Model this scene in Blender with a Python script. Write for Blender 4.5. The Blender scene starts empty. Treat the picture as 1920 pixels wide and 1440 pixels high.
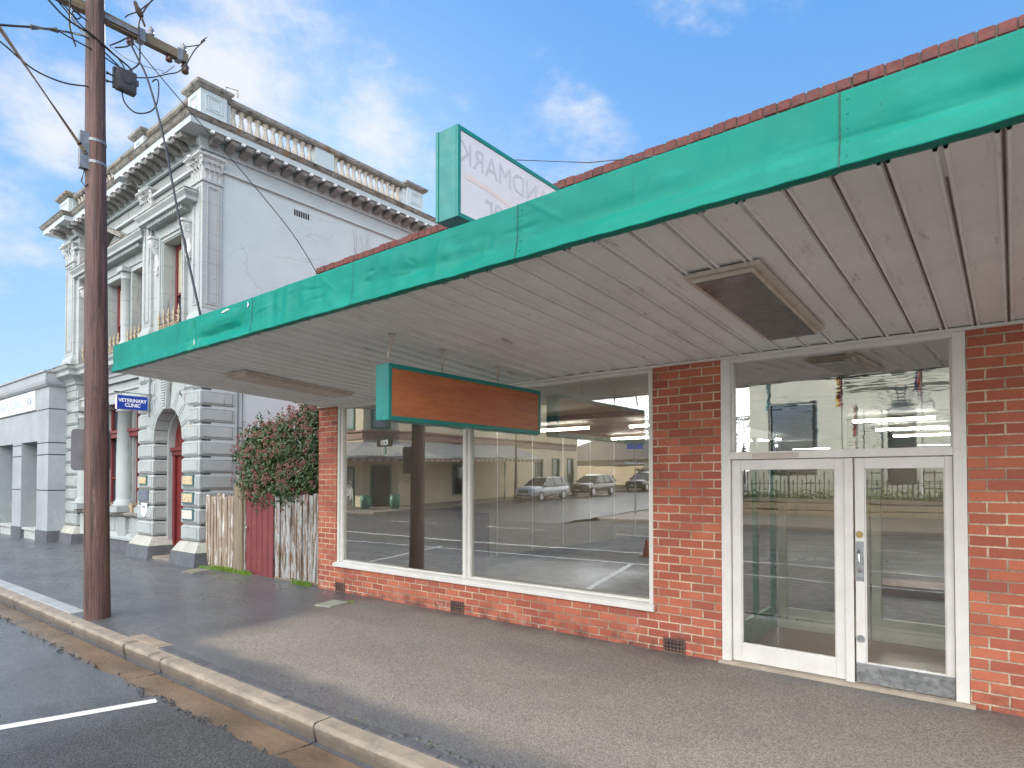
import bpy, bmesh, math, random
from math import sin, cos, pi, radians, sqrt
from mathutils import Vector, Matrix
random.seed(7)
S = bpy.context.scene
COL = S.collection

# ------------------------------------------------------------------ camera
cam_d = bpy.data.cameras.new("camera"); cam = bpy.data.objects.new("camera", cam_d); COL.objects.link(cam)
cam_d.sensor_width = 36; cam_d.lens = 1175/1920*36; cam_d.shift_y = 157/1920
cam_d.clip_start = 0.05; cam_d.clip_end = 5000
cam.location = (0, 0, 1.9); cam.rotation_euler = (radians(91.1), 0, radians(38.7))
S.camera = cam
# ------------------------------------------------------------------ light
SUN_EL, SUN_AZ = 25.6, math.degrees(math.atan2(-0.837, 0.61))
S.view_settings.view_transform = 'Standard'; S.view_settings.look = 'None'
S.view_settings.gamma = 1; S.view_settings.exposure = 1.75
S.view_settings.use_curve_mapping = False
sd = bpy.data.lights.new("sun", 'SUN'); so = bpy.data.objects.new("sun", sd); COL.objects.link(so)
sd.energy = 2.8; sd.angle = radians(0.6); sd.color = (1, .93, .82)
_s = Vector((sin(radians(SUN_AZ))*cos(radians(SUN_EL)), cos(radians(SUN_AZ))*cos(radians(SUN_EL)), sin(radians(SUN_EL))))
so.rotation_euler = _s.to_track_quat('Z', 'Y').to_euler(); so.location = (0, -10, 30)
W = bpy.data.worlds.new("World"); S.world = W; W.use_nodes = True
wt = W.node_tree; wt.nodes.clear()
def wn(t, **k):
    n = wt.nodes.new(t)
    for a, b in k.items(): setattr(n, a, b)
    return n
def wl_(a, b): wt.links.new(a, b)
wo = wn('ShaderNodeOutputWorld'); bg = wn('ShaderNodeBackground'); bg.inputs[1].default_value = 0.11
sky = wn('ShaderNodeTexSky', sky_type='NISHITA', sun_disc=False)
sky.sun_elevation = radians(SUN_EL); sky.sun_rotation = radians(SUN_AZ)
sky.air_density = 1.0; sky.dust_density = 0.6; sky.ozone_density = 1.6
def wmath(op, a, b=None, c=None, clamp=False):
    n = wn('ShaderNodeMath', operation=op); n.use_clamp = clamp
    for i, v in enumerate((a, b, c)):
        if v is None: continue
        if isinstance(v, (int, float)): n.inputs[i].default_value = v
        else: wl_(v, n.inputs[i])
    return n.outputs[0]
tc = wn('ShaderNodeTexCoord'); D = tc.outputs['Generated']
def wnoise(scale, detail, rough, stretch=(1, 1, 1), off=(0, 0, 0)):
    m = wn('ShaderNodeMapping'); m.inputs['Scale'].default_value = stretch; m.inputs['Location'].default_value = off
    wl_(D, m.inputs[0])
    n = wn('ShaderNodeTexNoise'); n.inputs['Scale'].default_value = scale; n.inputs['Detail'].default_value = detail
    n.inputs['Roughness'].default_value = rough; wl_(m.outputs[0], n.inputs['Vector'])
    return n.outputs['Fac']
def wdot(v):
    n = wn('ShaderNodeVectorMath', operation='DOT_PRODUCT'); wl_(D, n.inputs[0]); n.inputs[1].default_value = Vector(v).normalized()
    return n.outputs['Value']
def wramp(x, lo, hi):
    n = wn('ShaderNodeMapRange', interpolation_type='SMOOTHSTEP'); n.inputs[1].default_value = lo; n.inputs[2].default_value = hi
    wl_(x, n.inputs[0]); return n.outputs[0]
# clouds: banks of cloud at fixed compass directions, broken up by noise
n1 = wnoise(4.2, 9, .58, (1, 1, 1.9), (3.1, .4, .2)); n2 = wnoise(11, 8, .62, (1, 1, 1.5), (1.7, 2.2, .6))
nn = wmath('ADD', wmath('MULTIPLY', n1, .68), wmath('MULTIPLY', n2, .32))
blobs = [((-.80, .56, .46), .972, .999, .13), ((-1.0, .33, .66), .976, .999, .17), ((-1.2, .24, .47), .984, .999, .12),
         ((-.90, .48, .55), .975, .999, .05), ((-.52, .86, .70), .992, .9999, .07), ((-.6, .75, .35), .95, .999, .05)]
acc = None
for v, lo, hi, amp in blobs:
    b = wmath('MULTIPLY', wramp(wdot(v), lo, hi), amp)
    acc = b if acc is None else wmath('ADD', acc, b)
southm = wramp(wdot((.2, -1, .30)), .0, .85)
south = wmath('MULTIPLY', southm, .32)      # added bright cloud behind the camera, unseen: fill light for the shaded fronts
acc = wmath('ADD', acc, south)
cl = wramp(wmath('ADD', nn, acc), .55, .80)
sepz = wn('ShaderNodeSeparateXYZ'); wl_(D, sepz.inputs[0])
tint = wn('ShaderNodeMix', data_type='RGBA', blend_type='MULTIPLY'); tint.inputs[0].default_value = 1
wl_(sky.outputs[0], tint.inputs[6]); tint.inputs[7].default_value = (.42, .50, .60, 1)
g1 = wn('ShaderNodeMix', data_type='RGBA'); wl_(wramp(sepz.outputs['Z'], -.02, .38), g1.inputs[0]); g1.inputs[6].default_value = (1.25, 1.85, 2.45, 1); g1.inputs[7].default_value = (.66, 1.42, 2.5, 1)
g2 = wn('ShaderNodeMix', data_type='RGBA'); wl_(wramp(sepz.outputs['Z'], .25, .72), g2.inputs[0]); wl_(g1.outputs[2], g2.inputs[6]); g2.inputs[7].default_value = (.30, 1.02, 2.38, 1)
mixh = wn('ShaderNodeMix', data_type='RGBA'); mixh.inputs[0].default_value = .86; wl_(tint.outputs[2], mixh.inputs[6]); wl_(g2.outputs[2], mixh.inputs[7])
mixc = wn('ShaderNodeMix', data_type='RGBA'); wl_(wmath('MULTIPLY', cl, .93), mixc.inputs[0]); wl_(mixh.outputs[2], mixc.inputs[6]); 
ccol = wn('ShaderNodeMix', data_type='RGBA'); wl_(southm, ccol.inputs[0]); ccol.inputs[6].default_value = (2.5, 2.56, 2.66, 1); ccol.inputs[7].default_value = (15.0, 15.1, 15.3, 1); wl_(ccol.outputs[2], mixc.inputs[7])
wl_(mixc.outputs[2], bg.inputs[0]); wl_(bg.outputs[0], wo.inputs[0])

# ------------------------------------------------------------------ helpers
def root_loc(o):
    v = Vector((0, 0, 0))
    while o is not None: v += Vector(o.location); o = o.parent
    return v
class MB:
    def __init__(s): s.v = []; s.f = []; s.sm = []
    def add(s, vs, fs, smooth=False):
        o = len(s.v); s.v += [tuple(p) for p in vs]; s.f += [tuple(i+o for i in f) for f in fs]; s.sm += [smooth]*len(fs); return s
    def box(s, x0, x1, y0, y1, z0, z1):
        x0, x1 = sorted((x0, x1)); y0, y1 = sorted((y0, y1)); z0, z1 = sorted((z0, z1))
        return s.add([(x0,y0,z0),(x1,y0,z0),(x1,y1,z0),(x0,y1,z0),(x0,y0,z1),(x1,y0,z1),(x1,y1,z1),(x0,y1,z1)],
              [(0,3,2,1),(4,5,6,7),(0,1,5,4),(1,2,6,5),(2,3,7,6),(3,0,4,7)])
    def stack(s, rects):            # [(x0,x1,y0,y1,z)...] frusta stacked upward
        vs = []; n = len(rects)
        for x0, x1, y0, y1, z in rects: vs += [(x0,y0,z),(x1,y0,z),(x1,y1,z),(x0,y1,z)]
        fs = [(0,3,2,1), (4*n-4,4*n-3,4*n-2,4*n-1)]
        for k in range(n-1):
            a = 4*k
            for i in range(4): j = (i+1) % 4; fs.append((a+i, a+j, a+4+j, a+4+i))
        return s.add(vs, fs)
    def rust(s, x0, x1, y0, y1, z0, z1, c=.035):
        i = (x0+c, x1-c, y0+c, y1-c)
        return s.stack([i+(z0,), (x0,x1,y0,y1,z0+c), (x0,x1,y0,y1,z1-c), i+(z1,)])
    def prism(s, poly, axis, a, b):   # poly of 2-d points, extruded along axis between a and b
        n = len(poly)
        def P(p, t):
            return (t, p[0], p[1]) if axis == 'x' else (p[0], t, p[1]) if axis == 'y' else (p[0], p[1], t)
        vs = [P(p, a) for p in poly] + [P(p, b) for p in poly]
        fs = [tuple(range(n-1, -1, -1)), tuple(range(n, 2*n))] + [(i, (i+1) % n, n+(i+1) % n, n+i) for i in range(n)]
        return s.add(vs, fs)
    def tube(s, pts, r, seg=6, cap=True):
        pts = [Vector(p) for p in pts]; n = len(pts); vs = []; up = Vector((0.13, .27, 1)).normalized()
        for i, p in enumerate(pts):
            t = (pts[min(i+1, n-1)] - pts[max(i-1, 0)]).normalized()
            a = t.cross(up)
            if a.length < 1e-3: a = t.cross(Vector((1, 0, 0)))
            a.normalize(); b = t.cross(a); up = b if i == 0 else up
            rr = r[i] if isinstance(r, (list, tuple)) else r
            vs += [p + (a*cos(2*pi*k/seg) + b*sin(2*pi*k/seg))*rr for k in range(seg)]
        fs = []
        for i in range(n-1):
            for k in range(seg):
                k2 = (k+1) % seg; fs.append((i*seg+k, i*seg+k2, (i+1)*seg+k2, (i+1)*seg+k))
        s.add(vs, fs, seg > 5)
        if cap:
            o = len(s.v) - n*seg
            s.f += [tuple(o+k for k in range(seg)), tuple(o+(n-1)*seg+k for k in range(seg-1, -1, -1))]; s.sm += [False]*2
        return s
    def lathe(s, prof, c=(0, 0, 0), seg=12, smooth=True):
        vs = []; n = len(prof)
        for r, z in prof: vs += [(c[0]+r*cos(2*pi*k/seg), c[1]+r*sin(2*pi*k/seg), c[2]+z) for k in range(seg)]
        fs = [(i*seg+k, i*seg+(k+1) % seg, (i+1)*seg+(k+1) % seg, (i+1)*seg+k) for i in range(n-1) for k in range(seg)]
        s.add(vs, fs, smooth)
        o = len(s.v)-n*seg; s.f += [tuple(o+k for k in range(seg-1, -1, -1)), tuple(o+(n-1)*seg+k for k in range(seg))]; s.sm += [False]*2
        return s
    def cyl(s, c, r, h, axis='z', seg=16):
        m = MB().lathe([(r, -h/2), (r, h/2)], (0, 0, 0), seg)
        R = {'z': lambda p: p, 'x': lambda p: (p[2], p[0], p[1]), 'y': lambda p: (p[0], -p[2], p[1])}[axis]
        o = len(s.v); s.v += [tuple(Vector(R(p))+Vector(c)) for p in m.v]; s.f += [tuple(i+o for i in f) for f in m.f]; s.sm += m.sm; return s
    def sweep(s, path, prof):          # path: plan points at the wall face, prof: (out, z) listed bottom to top (closed by the wall)
        n = len(path); P = [Vector(p) for p in path]; vs = []
        for i in range(n):
            d0 = (P[i]-P[i-1]).normalized() if i else None
            d1 = (P[i+1]-P[i]).normalized() if i < n-1 else None
            if d0 is None: d0 = d1
            if d1 is None: d1 = d0
            n0 = Vector((d0.y, -d0.x)); n1 = Vector((d1.y, -d1.x)); m = n0+n1; m = m/(m.length_squared)*2 if m.length > 1e-4 else n0
            vs += [(P[i].x+m.x*o, P[i].y+m.y*o, z) for o, z in prof]
        k = len(prof); fs = []
        for i in range(n-1):
            for j in range(k): j2 = (j+1) % k; fs.append((i*k+j, (i+1)*k+j, (i+1)*k+j2, i*k+j2))
        fs += [tuple(range(k-1, -1, -1)), tuple((n-1)*k+j for j in range(k))]
        return s.add(vs, fs)
    def holed(s, x0, x1, z0, z1, yf, th, holes=(), axis='x'):   # slab with rectangular openings; front face at yf, depth th
        xs = sorted({x0, x1, *[h[0] for h in holes], *[h[1] for h in holes]}); zs = sorted({z0, z1, *[h[2] for h in holes], *[h[3] for h in holes]})
        solid = {}
        for i in range(len(xs)-1):
            for j in range(len(zs)-1):
                cx, cz = (xs[i]+xs[i+1])/2, (zs[j]+zs[j+1])/2
                solid[i, j] = not any(h[0] < cx < h[1] and h[2] < cz < h[3] for h in holes)
        def P(x, y, z): return (x, y, z) if axis == 'x' else (y, x, z)
        yb = yf+th
        for (i, j), ok in solid.items():
            if not ok: continue
            a, b, c, d = xs[i], xs[i+1], zs[j], zs[j+1]
            s.add([P(a,yf,c),P(b,yf,c),P(b,yf,d),P(a,yf,d)], [(0,1,2,3)]); s.add([P(a,yb,c),P(b,yb,c),P(b,yb,d),P(a,yb,d)], [(3,2,1,0)])
            if not solid.get((i-1, j)): s.add([P(a,yf,c),P(a,yb,c),P(a,yb,d),P(a,yf,d)], [(3,2,1,0)])
            if not solid.get((i+1, j)): s.add([P(b,yf,c),P(b,yb,c),P(b,yb,d),P(b,yf,d)], [(0,1,2,3)])
            if not solid.get((i, j-1)): s.add([P(a,yf,c),P(b,yf,c),P(b,yb,c),P(a,yb,c)], [(3,2,1,0)])
            if not solid.get((i, j+1)): s.add([P(a,yf,d),P(b,yf,d),P(b,yb,d),P(a,yb,d)], [(0,1,2,3)])
        return s
    def frame(s, x0, x1, z0, z1, w, y0, y1, axis='x', wb=None, wt=None):
        wb = w if wb is None else wb; wt = w if wt is None else wt
        def B(a, b, c, d):
            s.box(a, b, y0, y1, c, d) if axis == 'x' else s.box(y0, y1, a, b, c, d)
        B(x0, x0+w, z0, z1); B(x1-w, x1, z0, z1); B(x0+w, x1-w, z0, z0+wb) if wb else 0; B(x0+w, x1-w, z1-wt, z1) if wt else 0
        return s
    def xf(s, M):
        s.v = [tuple(M @ Vector(p)) for p in s.v]; return s
    def merge(s, o):
        k = len(s.v); s.v += o.v; s.f += [tuple(i+k for i in f) for f in o.f]; s.sm += o.sm; return s
    def build(s, name, mat, parent=None, local=False, bevel=0, origin=None, bseg=2):
        off = Vector((0, 0, 0)) if local else (root_loc(parent) if parent else Vector(origin or (0, 0, 0)))
        me = bpy.data.meshes.new(name); me.from_pydata([tuple(Vector(p)-off) for p in s.v], [], s.f)
        me.polygons.foreach_set('use_smooth', s.sm); me.update()
        o = bpy.data.objects.new(name, me); COL.objects.link(o); me.materials.append(mat)
        if parent: o.parent = parent
        elif not local: o.location = off
        if bevel:
            b = o.modifiers.new('bevel', 'BEVEL'); b.width = bevel; b.segments = bseg; b.limit_method = 'ANGLE'; b.angle_limit = radians(40)
        return o
def build_each(mb, name, mat, parent, bevel=0):
    n = len(mb.v); par = list(range(n))
    def find(i):
        while par[i] != i: par[i] = par[par[i]]; i = par[i]
        return i
    for f in mb.f:
        for q in f[1:]: par[find(q)] = find(f[0])
    groups = {}
    for fi, f in enumerate(mb.f): groups.setdefault(find(f[0]), []).append(fi)
    out = []
    for fs in groups.values():
        idx = {}; m = MB()
        for fi in fs:
            for q in mb.f[fi]:
                if q not in idx: idx[q] = len(m.v); m.v.append(mb.v[q])
            m.f.append(tuple(idx[q] for q in mb.f[fi])); m.sm.append(mb.sm[fi])
        out.append(m.build(name, mat, parent, bevel=bevel))
    return out
def tag(o, label=None, cat=None, group=None, kind=None):
    if label: o['label'] = label
    if cat: o['category'] = cat
    if group: o['group'] = group
    if kind: o['kind'] = kind
    return o
def thing(name, loc, label, cat, group=None, rz=0):
    o = bpy.data.objects.new(name, None); COL.objects.link(o); o.location = loc; o.rotation_euler = (0, 0, rz); o.empty_display_size = .2
    return tag(o, label, cat, group)
def kids(o): return [c for c in bpy.data.objects if c.parent is o]
def copy_tree(o, parent=None):
    c = o.copy(); COL.objects.link(c)
    if parent: c.parent = parent
    for k in kids(o): copy_tree(k, c)
    return c
def text_mesh(body, size, M, extrude=.002, bold=0.0, sx=1.0, spacing=1.0):
    cu = bpy.data.curves.new('t', 'FONT'); cu.body = body; cu.size = size; cu.extrude = extrude; cu.offset = bold
    cu.align_x = 'CENTER'; cu.align_y = 'CENTER'; cu.space_character = spacing; cu.space_line = .85
    ob = bpy.data.objects.new('t', cu); COL.objects.link(ob)
    bpy.context.view_layer.update()
    me = bpy.data.meshes.new_from_object(ob.evaluated_get(bpy.context.evaluated_depsgraph_get()))
    m = MB(); m.v = [tuple(M @ Vector((v.co.x*sx, v.co.y, v.co.z))) for v in me.vertices]; m.f = [tuple(p.vertices) for p in me.polygons]; m.sm = [False]*len(m.f)
    bpy.data.objects.remove(ob); bpy.data.curves.remove(cu); bpy.data.meshes.remove(me)
    return m
def basis(o, ex, ey):     # matrix taking text x->ex, y->ey, normal->ex x ey
    ex = Vector(ex); ey = Vector(ey); ez = ex.cross(ey)
    return Matrix(((ex.x, ey.x, ez.x, o[0]), (ex.y, ey.y, ez.y, o[1]), (ex.z, ey.z, ez.z, o[2]), (0, 0, 0, 1)))
def rnd(a, b): return random.uniform(a, b)

# ------------------------------------------------------------------ materials
class NT:
    def __init__(s, name):
        s.m = bpy.data.materials.new(name); s.m.use_nodes = True; s.t = s.m.node_tree
        s.b = s.t.nodes['Principled BSDF']; s.out = s.t.nodes['Material Output']; s.geo = None
    def n(s, t, **k):
        x = s.t.nodes.new(t)
        for a, b in k.items(): setattr(x, a, b)
        return x
    def l(s, a, b): s.t.links.new(a, b)
    def pos(s, stretch=(1, 1, 1), off=(0, 0, 0)):
        if s.geo is None: s.geo = s.n('ShaderNodeNewGeometry')
        m = s.n('ShaderNodeMapping'); m.inputs['Scale'].default_value = stretch; m.inputs['Location'].default_value = off
        s.l(s.geo.outputs['Position'], m.inputs[0]); return m.outputs[0]
    def noise(s, scale, detail=5, rough=.55, stretch=(1, 1, 1), off=(0, 0, 0)):
        n = s.n('ShaderNodeTexNoise'); n.inputs['Scale'].default_value = scale; n.inputs['Detail'].default_value = detail; n.inputs['Roughness'].default_value = rough
        s.l(s.pos(stretch, off), n.inputs['Vector']); return n.outputs['Fac']
    def math(s, op, a, b=None, c=None, clamp=False):
        n = s.n('ShaderNodeMath', operation=op); n.use_clamp = clamp
        for i, v in enumerate((a, b, c)):
            if v is None: continue
            if isinstance(v, (int, float)): n.inputs[i].default_value = v
            else: s.l(v, n.inputs[i])
        return n.outputs[0]
    def ramp(s, x, lo, hi, a=0.0, b=1.0):
        n = s.n('ShaderNodeMapRange', interpolation_type='SMOOTHSTEP'); n.inputs[1].default_value = lo; n.inputs[2].default_value = hi
        n.inputs[3].default_value = a; n.inputs[4].default_value = b; s.l(x, n.inputs[0]); return n.outputs[0]
    def mix(s, f, a, b, mode='MIX'):
        n = s.n('ShaderNodeMix', data_type='RGBA', blend_type=mode)
        if isinstance(f, (int, float)): n.inputs[0].default_value = f
        else: s.l(f, n.inputs[0])
        for v, i in ((a, 6), (b, 7)):
            if isinstance(v, tuple): n.inputs[i].default_value = v+(1,) if len(v) == 3 else v
            else: s.l(v, n.inputs[i])
        return n.outputs[2]
    def bump(s, h, strength=.3, dist=.01, prev=None):
        n = s.n('ShaderNodeBump'); n.inputs['Strength'].default_value = strength; n.inputs['Distance'].default_value = dist
        s.l(h, n.inputs['Height'])
        if prev is not None: s.l(prev, n.inputs['Normal'])
        return n.outputs[0]
    def col(s, c):
        if isinstance(c, tuple): s.b.inputs['Base Color'].default_value = c+(1,)
        else: s.l(c, s.b.inputs['Base Color'])
    def set(s, k, v):
        if isinstance(v, (int, float)): s.b.inputs[k].default_value = v
        else: s.l(v, s.b.inputs[k])
    def xyz(s):
        if s.geo is None: s.geo = s.n('ShaderNodeNewGeometry')
        n = s.n('ShaderNodeSeparateXYZ'); s.l(s.geo.outputs['Position'], n.inputs[0]); return n.outputs
def mat(name, c, c2=None, scale=2.0, rough=.65, bump=.15, bscale=60, bdist=.004, spots=(), metal=0, stretch=(1, 1, 1), coat=0, rvar=.12, spec=.5):
    """base colour c drifting to c2, with listed stains: (colour, scale, lo, hi, stretch)"""
    t = NT(name); c2 = c2 or tuple(x*.82 for x in c)
    k = t.mix(t.ramp(t.noise(scale, 6, .6, stretch), .3, .7), c, c2)
    for sp in spots:
        cc, sc, lo, hi = sp[:4]; stv = sp[4] if len(sp) > 4 else (1, 1, 1)
        k = t.mix(t.ramp(t.noise(sc, 9, .68, stv, (sc*.37, 1.3, sc*.11)), lo, hi), k, cc)
    t.col(k); t.set('Metallic', metal); t.set('Specular IOR Level', spec)
    t.set('Roughness', t.ramp(t.noise(scale*3, 5, .6), .25, .75, max(rough-rvar, .03), min(rough+rvar, 1)))
    if bump: t.l(t.bump(t.noise(bscale, 6, .6, stretch), bump, bdist), t.b.inputs['Normal'])
    if coat: t.set('Coat Weight', coat); t.set('Coat Roughness', .15)
    return t.m
def brick_mat(name, c1, c2, m1, m2, off=(0, 0)):
    t = NT(name); X = t.xyz()
    cx = t.n('ShaderNodeCombineXYZ'); t.l(t.math('ADD', t.math('ADD', X['X'], X['Y']), off[0]), cx.inputs[0]); t.l(t.math('ADD', X['Z'], off[1]), cx.inputs[1])
    wob = t.n('ShaderNodeTexNoise'); wob.inputs['Scale'].default_value = 9; t.l(t.pos(), wob.inputs['Vector'])
    ad = t.n('ShaderNodeVectorMath', operation='MULTIPLY_ADD'); t.l(wob.outputs['Color'], ad.inputs[0]); ad.inputs[1].default_value = (.010, .007, 0); t.l(cx.outputs[0], ad.inputs[2])
    br = t.n('ShaderNodeTexBrick'); t.l(ad.outputs[0], br.inputs['Vector']); br.offset = .5
    I = br.inputs; I['Scale'].default_value = 1; I['Brick Width'].default_value = .238; I['Row Height'].default_value = .0862; I['Mortar Size'].default_value = .0082
    I['Mortar Smooth'].default_value = .35; I['Bias'].default_value = -.1
    I['Color1'].default_value = c1+(1,); I['Color2'].default_value = c2+(1,); I['Mortar'].default_value = (0, 0, 0, 1)
    face = t.mix(t.ramp(t.noise(2.2, 4), .35, .7, 0, .35), br.outputs['Color'], (c2[0]*1.15, c2[1]*.85, c2[2]*.8))
    face = t.mix(t.ramp(t.noise(55, 6, .7), .52, .8, 0, .5), face, (c1[0]*.35, c1[1]*.4, c1[2]*.5))
    face = t.mix(t.ramp(t.noise(120, 3, .6, (1, 1, 1), (5, 1, 2)), .66, .74, 0, .5), face, (.5, .36, .24))
    mort = t.mix(t.ramp(t.noise(1.3, 6, .65, (1, 1, 1.8)), .38, .62), m1, m2)
    mort = t.mix(t.ramp(t.noise(70, 5), .45, .75, 0, .6), mort, tuple(x*.45 for x in m2))
    k = t.mix(br.outputs['Fac'], face, mort)
    grime = t.math('MULTIPLY', t.ramp(X['Z'], .42, .1), t.ramp(t.noise(5, 7, .7), .42, .68))
    k = t.mix(t.math('MULTIPLY', grime, .75), k, (.045, .04, .038))
    salt = t.math('MULTIPLY', t.ramp(X['Z'], .62, .2), t.ramp(t.noise(3.1, 8, .72, (1, 1, 1.6), (3, 8, 1)), .54, .70)); k = t.mix(t.math('MULTIPLY', salt, .45), k, (.46, .38, .32))
    k = t.mix(t.ramp(t.noise(1.7, 7, .7, (1, 1, 1), (6, 6, 2)), .56, .72, 0, .45), k, (.13, .055, .042))
    t.col(k); t.set('Roughness', .82); t.set('Specular IOR Level', .3)
    h = t.math('ADD', t.math('MULTIPLY', br.outputs['Fac'], -1), t.math('MULTIPLY', t.noise(90, 6, .65), .45))
    t.l(t.bump(h, .75, .006), t.b.inputs['Normal'])
    return t.m
def glass_mat(name, fac_min, tint=(.93, .96, .94), wav=.0, dirt=.0, wscale=(2.5, 2.5, 9)):
    t = NT(name); t.t.nodes.remove(t.b)
    tr = t.n('ShaderNodeBsdfTransparent'); tr.inputs[0].default_value = tint+(1,)
    gl = t.n('ShaderNodeBsdfGlossy'); gl.inputs['Roughness'].default_value = 0.0; gl.inputs[0].default_value = (.94, .96, .95, 1)
    fr = t.n('ShaderNodeFresnel'); fr.inputs[0].default_value = 1.5
    f = t.math('ADD', t.math('MULTIPLY', fr.outputs[0], 1.6), fac_min, clamp=True)
    if wav:
        nb = t.bump(t.noise(1.0, 2, .5, wscale), wav, .01); t.l(nb, gl.inputs['Normal'])
    mx = t.n('ShaderNodeMixShader'); t.l(f, mx.inputs[0]); t.l(tr.outputs[0], mx.inputs[1]); t.l(gl.outputs[0], mx.inputs[2])
    last = mx
    if dirt:
        df = t.n('ShaderNodeBsdfDiffuse'); df.inputs[0].default_value = (.55, .53, .48, 1)
        m2 = t.n('ShaderNodeMixShader'); t.l(t.ramp(t.noise(3, 8, .7), .35, .9, dirt*.3, dirt), m2.inputs[0]); t.l(mx.outputs[0], m2.inputs[1]); t.l(df.outputs[0], m2.inputs[2]); last = m2
    t.l(last.outputs[0], t.out.inputs[0]); return t.m
def emit_mat(name, c, st):
    t = NT(name); t.col((.8, .8, .8)); t.b.inputs['Emission Color'].default_value = c+(1,); t.set('Emission Strength', st); return t.m
def wood_grain(name, a, b, stretch, rough=.6, bump=.4, spots=(), bdist=.006, fine=40):
    t = NT(name)
    g = t.noise(1.0, 9, .62, stretch); g2 = t.noise(1.0, 5, .6, tuple(x*4 for x in stretch), (3, 2, 1))
    h = t.math('ADD', t.math('MULTIPLY', g, .6), t.math('MULTIPLY', g2, .4))
    k = t.mix(t.ramp(h, .36, .66), a, b)
    for sp in spots:
        cc, sc, lo, hi = sp[:4]; stv = sp[4] if len(sp) > 4 else (1, 1, 1)
        k = t.mix(t.ramp(t.noise(sc, 9, .68, stv, (sc*.37, 1.3, sc*.11)), lo, hi), k, cc)
    t.col(k); t.set('Roughness', rough); t.l(t.bump(h, bump, bdist), t.b.inputs['Normal']); return t.m

BRICK = brick_mat('shop brick', (.50, .158, .090), (.30, .088, .062), (.68, .54, .39), (.31, .22, .155), (.05, -.008))
COPING = mat('coping brick', (.15, .042, .034), (.085, .03, .027), 7, .85, .5, 60, .006, [((.55, .5, .42), 18, .66, .76), ((.06, .045, .04), 11, .55, .7)])
MORTAR = mat('dark mortar', (.10, .075, .06), None, 8, .9, .4, 80)
WHITE = mat('white timber paint', (.72, .70, .655), (.64, .62, .57), 4, .42, .12, 90, .003, [((.30, .22, .15), 42, .70, .735, (1, 1, .5)), ((.45, .40, .34), 6, .70, .82)])
CREAM = mat('cream timber paint', (.66, .66, .50), (.58, .58, .43), 4, .45, .1, 90, .003, [((.45, .36, .1), 5, .7, .8, (1, 1, 5))])
GREENP = mat('dark green door paint', (.008, .22, .115), (.006, .18, .095), 4, .35, .1, 90)
STEEL = mat('scuffed steel plate', (.50, .52, .54), (.36, .38, .40), 7, .35, .1, 120, .002, [((.20, .13, .06), 6, .64, .75, (1, 1, 2)), ((.14, .16, .18), 4, .6, .8)], metal=.9, stretch=(1, 1, 4))
BRASS = mat('brass', (.55, .40, .16), (.40, .28, .12), 8, .35, 0, metal=.9)
CHROME = mat('chrome', (.8, .8, .8), None, 5, .15, 0, metal=1)
GLASS = glass_mat('shop window glass', .27, (.88, .88, .80), .010, .035)
GLASS_T = glass_mat('transom glass', .40, (.90, .93, .90), .035, .02, (2, 2, 22))
GLASS_D = glass_mat('door glass', .16, (.94, .96, .94), .010, .02)
SOFFIT = mat('soffit paint', (.79, .795, .77), (.71, .71, .685), 1.7, .55, .15, 30, .003, [((.16, .12, .10), 24, .675, .72), ((.46, .40, .35), 5, .60, .72, (3, .5, 1)), ((.44, .36, .29), 2.6, .58, .8, (3.2, .6, 1))])
FITTING = mat('aged cream fitting', (.58, .52, .44), (.48, .42, .35), 8, .5, .1, 60)
DIFFUSER = mat('brown grey diffuser', (.17, .145, .13), (.12, .10, .09), 3, .35, .05, 30, .002, [((.06, .05, .045), 3, .55, .75)])
TEAL = mat('teal metal', (.004, .20, .17), (.006, .16, .14), 4, .38, .2, 25, .004, [((.01, .08, .07), 60, .70, .76), ((.06, .42, .36), 9, .66, .8)])
PANEL = wood_grain('timber sign panel', (.42, .145, .055), (.31, .092, .045), (1, 2.2, 20), .42, .12, [((.10, .03, .02), 7, .66, .78, (1, 1, 4)), ((.42, .15, .04), 1.4, .5, .8)], .002)
SIGNWHITE = mat('faded white sign face', (.61, .61, .63), (.56, .56, .59), 2, .35, .02, 20, .002, [((.62, .52, .48), 1.5, .6, .9)])
FADED = mat('faded grey letters', (.45, .485, .505), (.42, .455, .475), 6, .5, 0)
FADEDO = mat('faded orange stroke', (.62, .53, .50), (.61, .55, .53), 3, .5, 0)
BLACK = mat('black cable', (.018, .018, .02), None, 8, .55, 0)
CABLE2 = mat('grey cable', (.12, .12, .125), None, 8, .6, 0)
GALV = mat('galvanised steel', (.27, .285, .295), (.19, .20, .21), 14, .5, .1, 90, .002, [((.22, .14, .08), 20, .66, .78)], metal=.6)
RUSTY = mat('rusty steel tube', (.16, .11, .085), (.10, .075, .06), 9, .65, .2, 60, .003)
POLE = wood_grain('creosoted pole timber', (.145, .078, .064), (.03, .015, .013), (17, 17, .55), .66, .9, [((.22, .15, .12), 4, .58, .76, (4, 4, .5)), ((.012, .01, .01), 3, .60, .72, (3, 3, .5)), ((.010, .008, .008), 9, .60, .655, (3.5, 3.5, .16))], .03)
ARMWOOD = wood_grain('grey crossarm timber', (.20, .16, .105), (.10, .08, .055), (25, 2.0, 25), .8, .5)
BANK = mat('pale bank paint', (.475, .53, .535), (.425, .475, .485), .9, .6, .18, 45, .003, [((.46, .43, .35), 2.2, .64, .80, (1, 1, .5)), ((.16, .15, .14), 38, .70, .735)])
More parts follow.
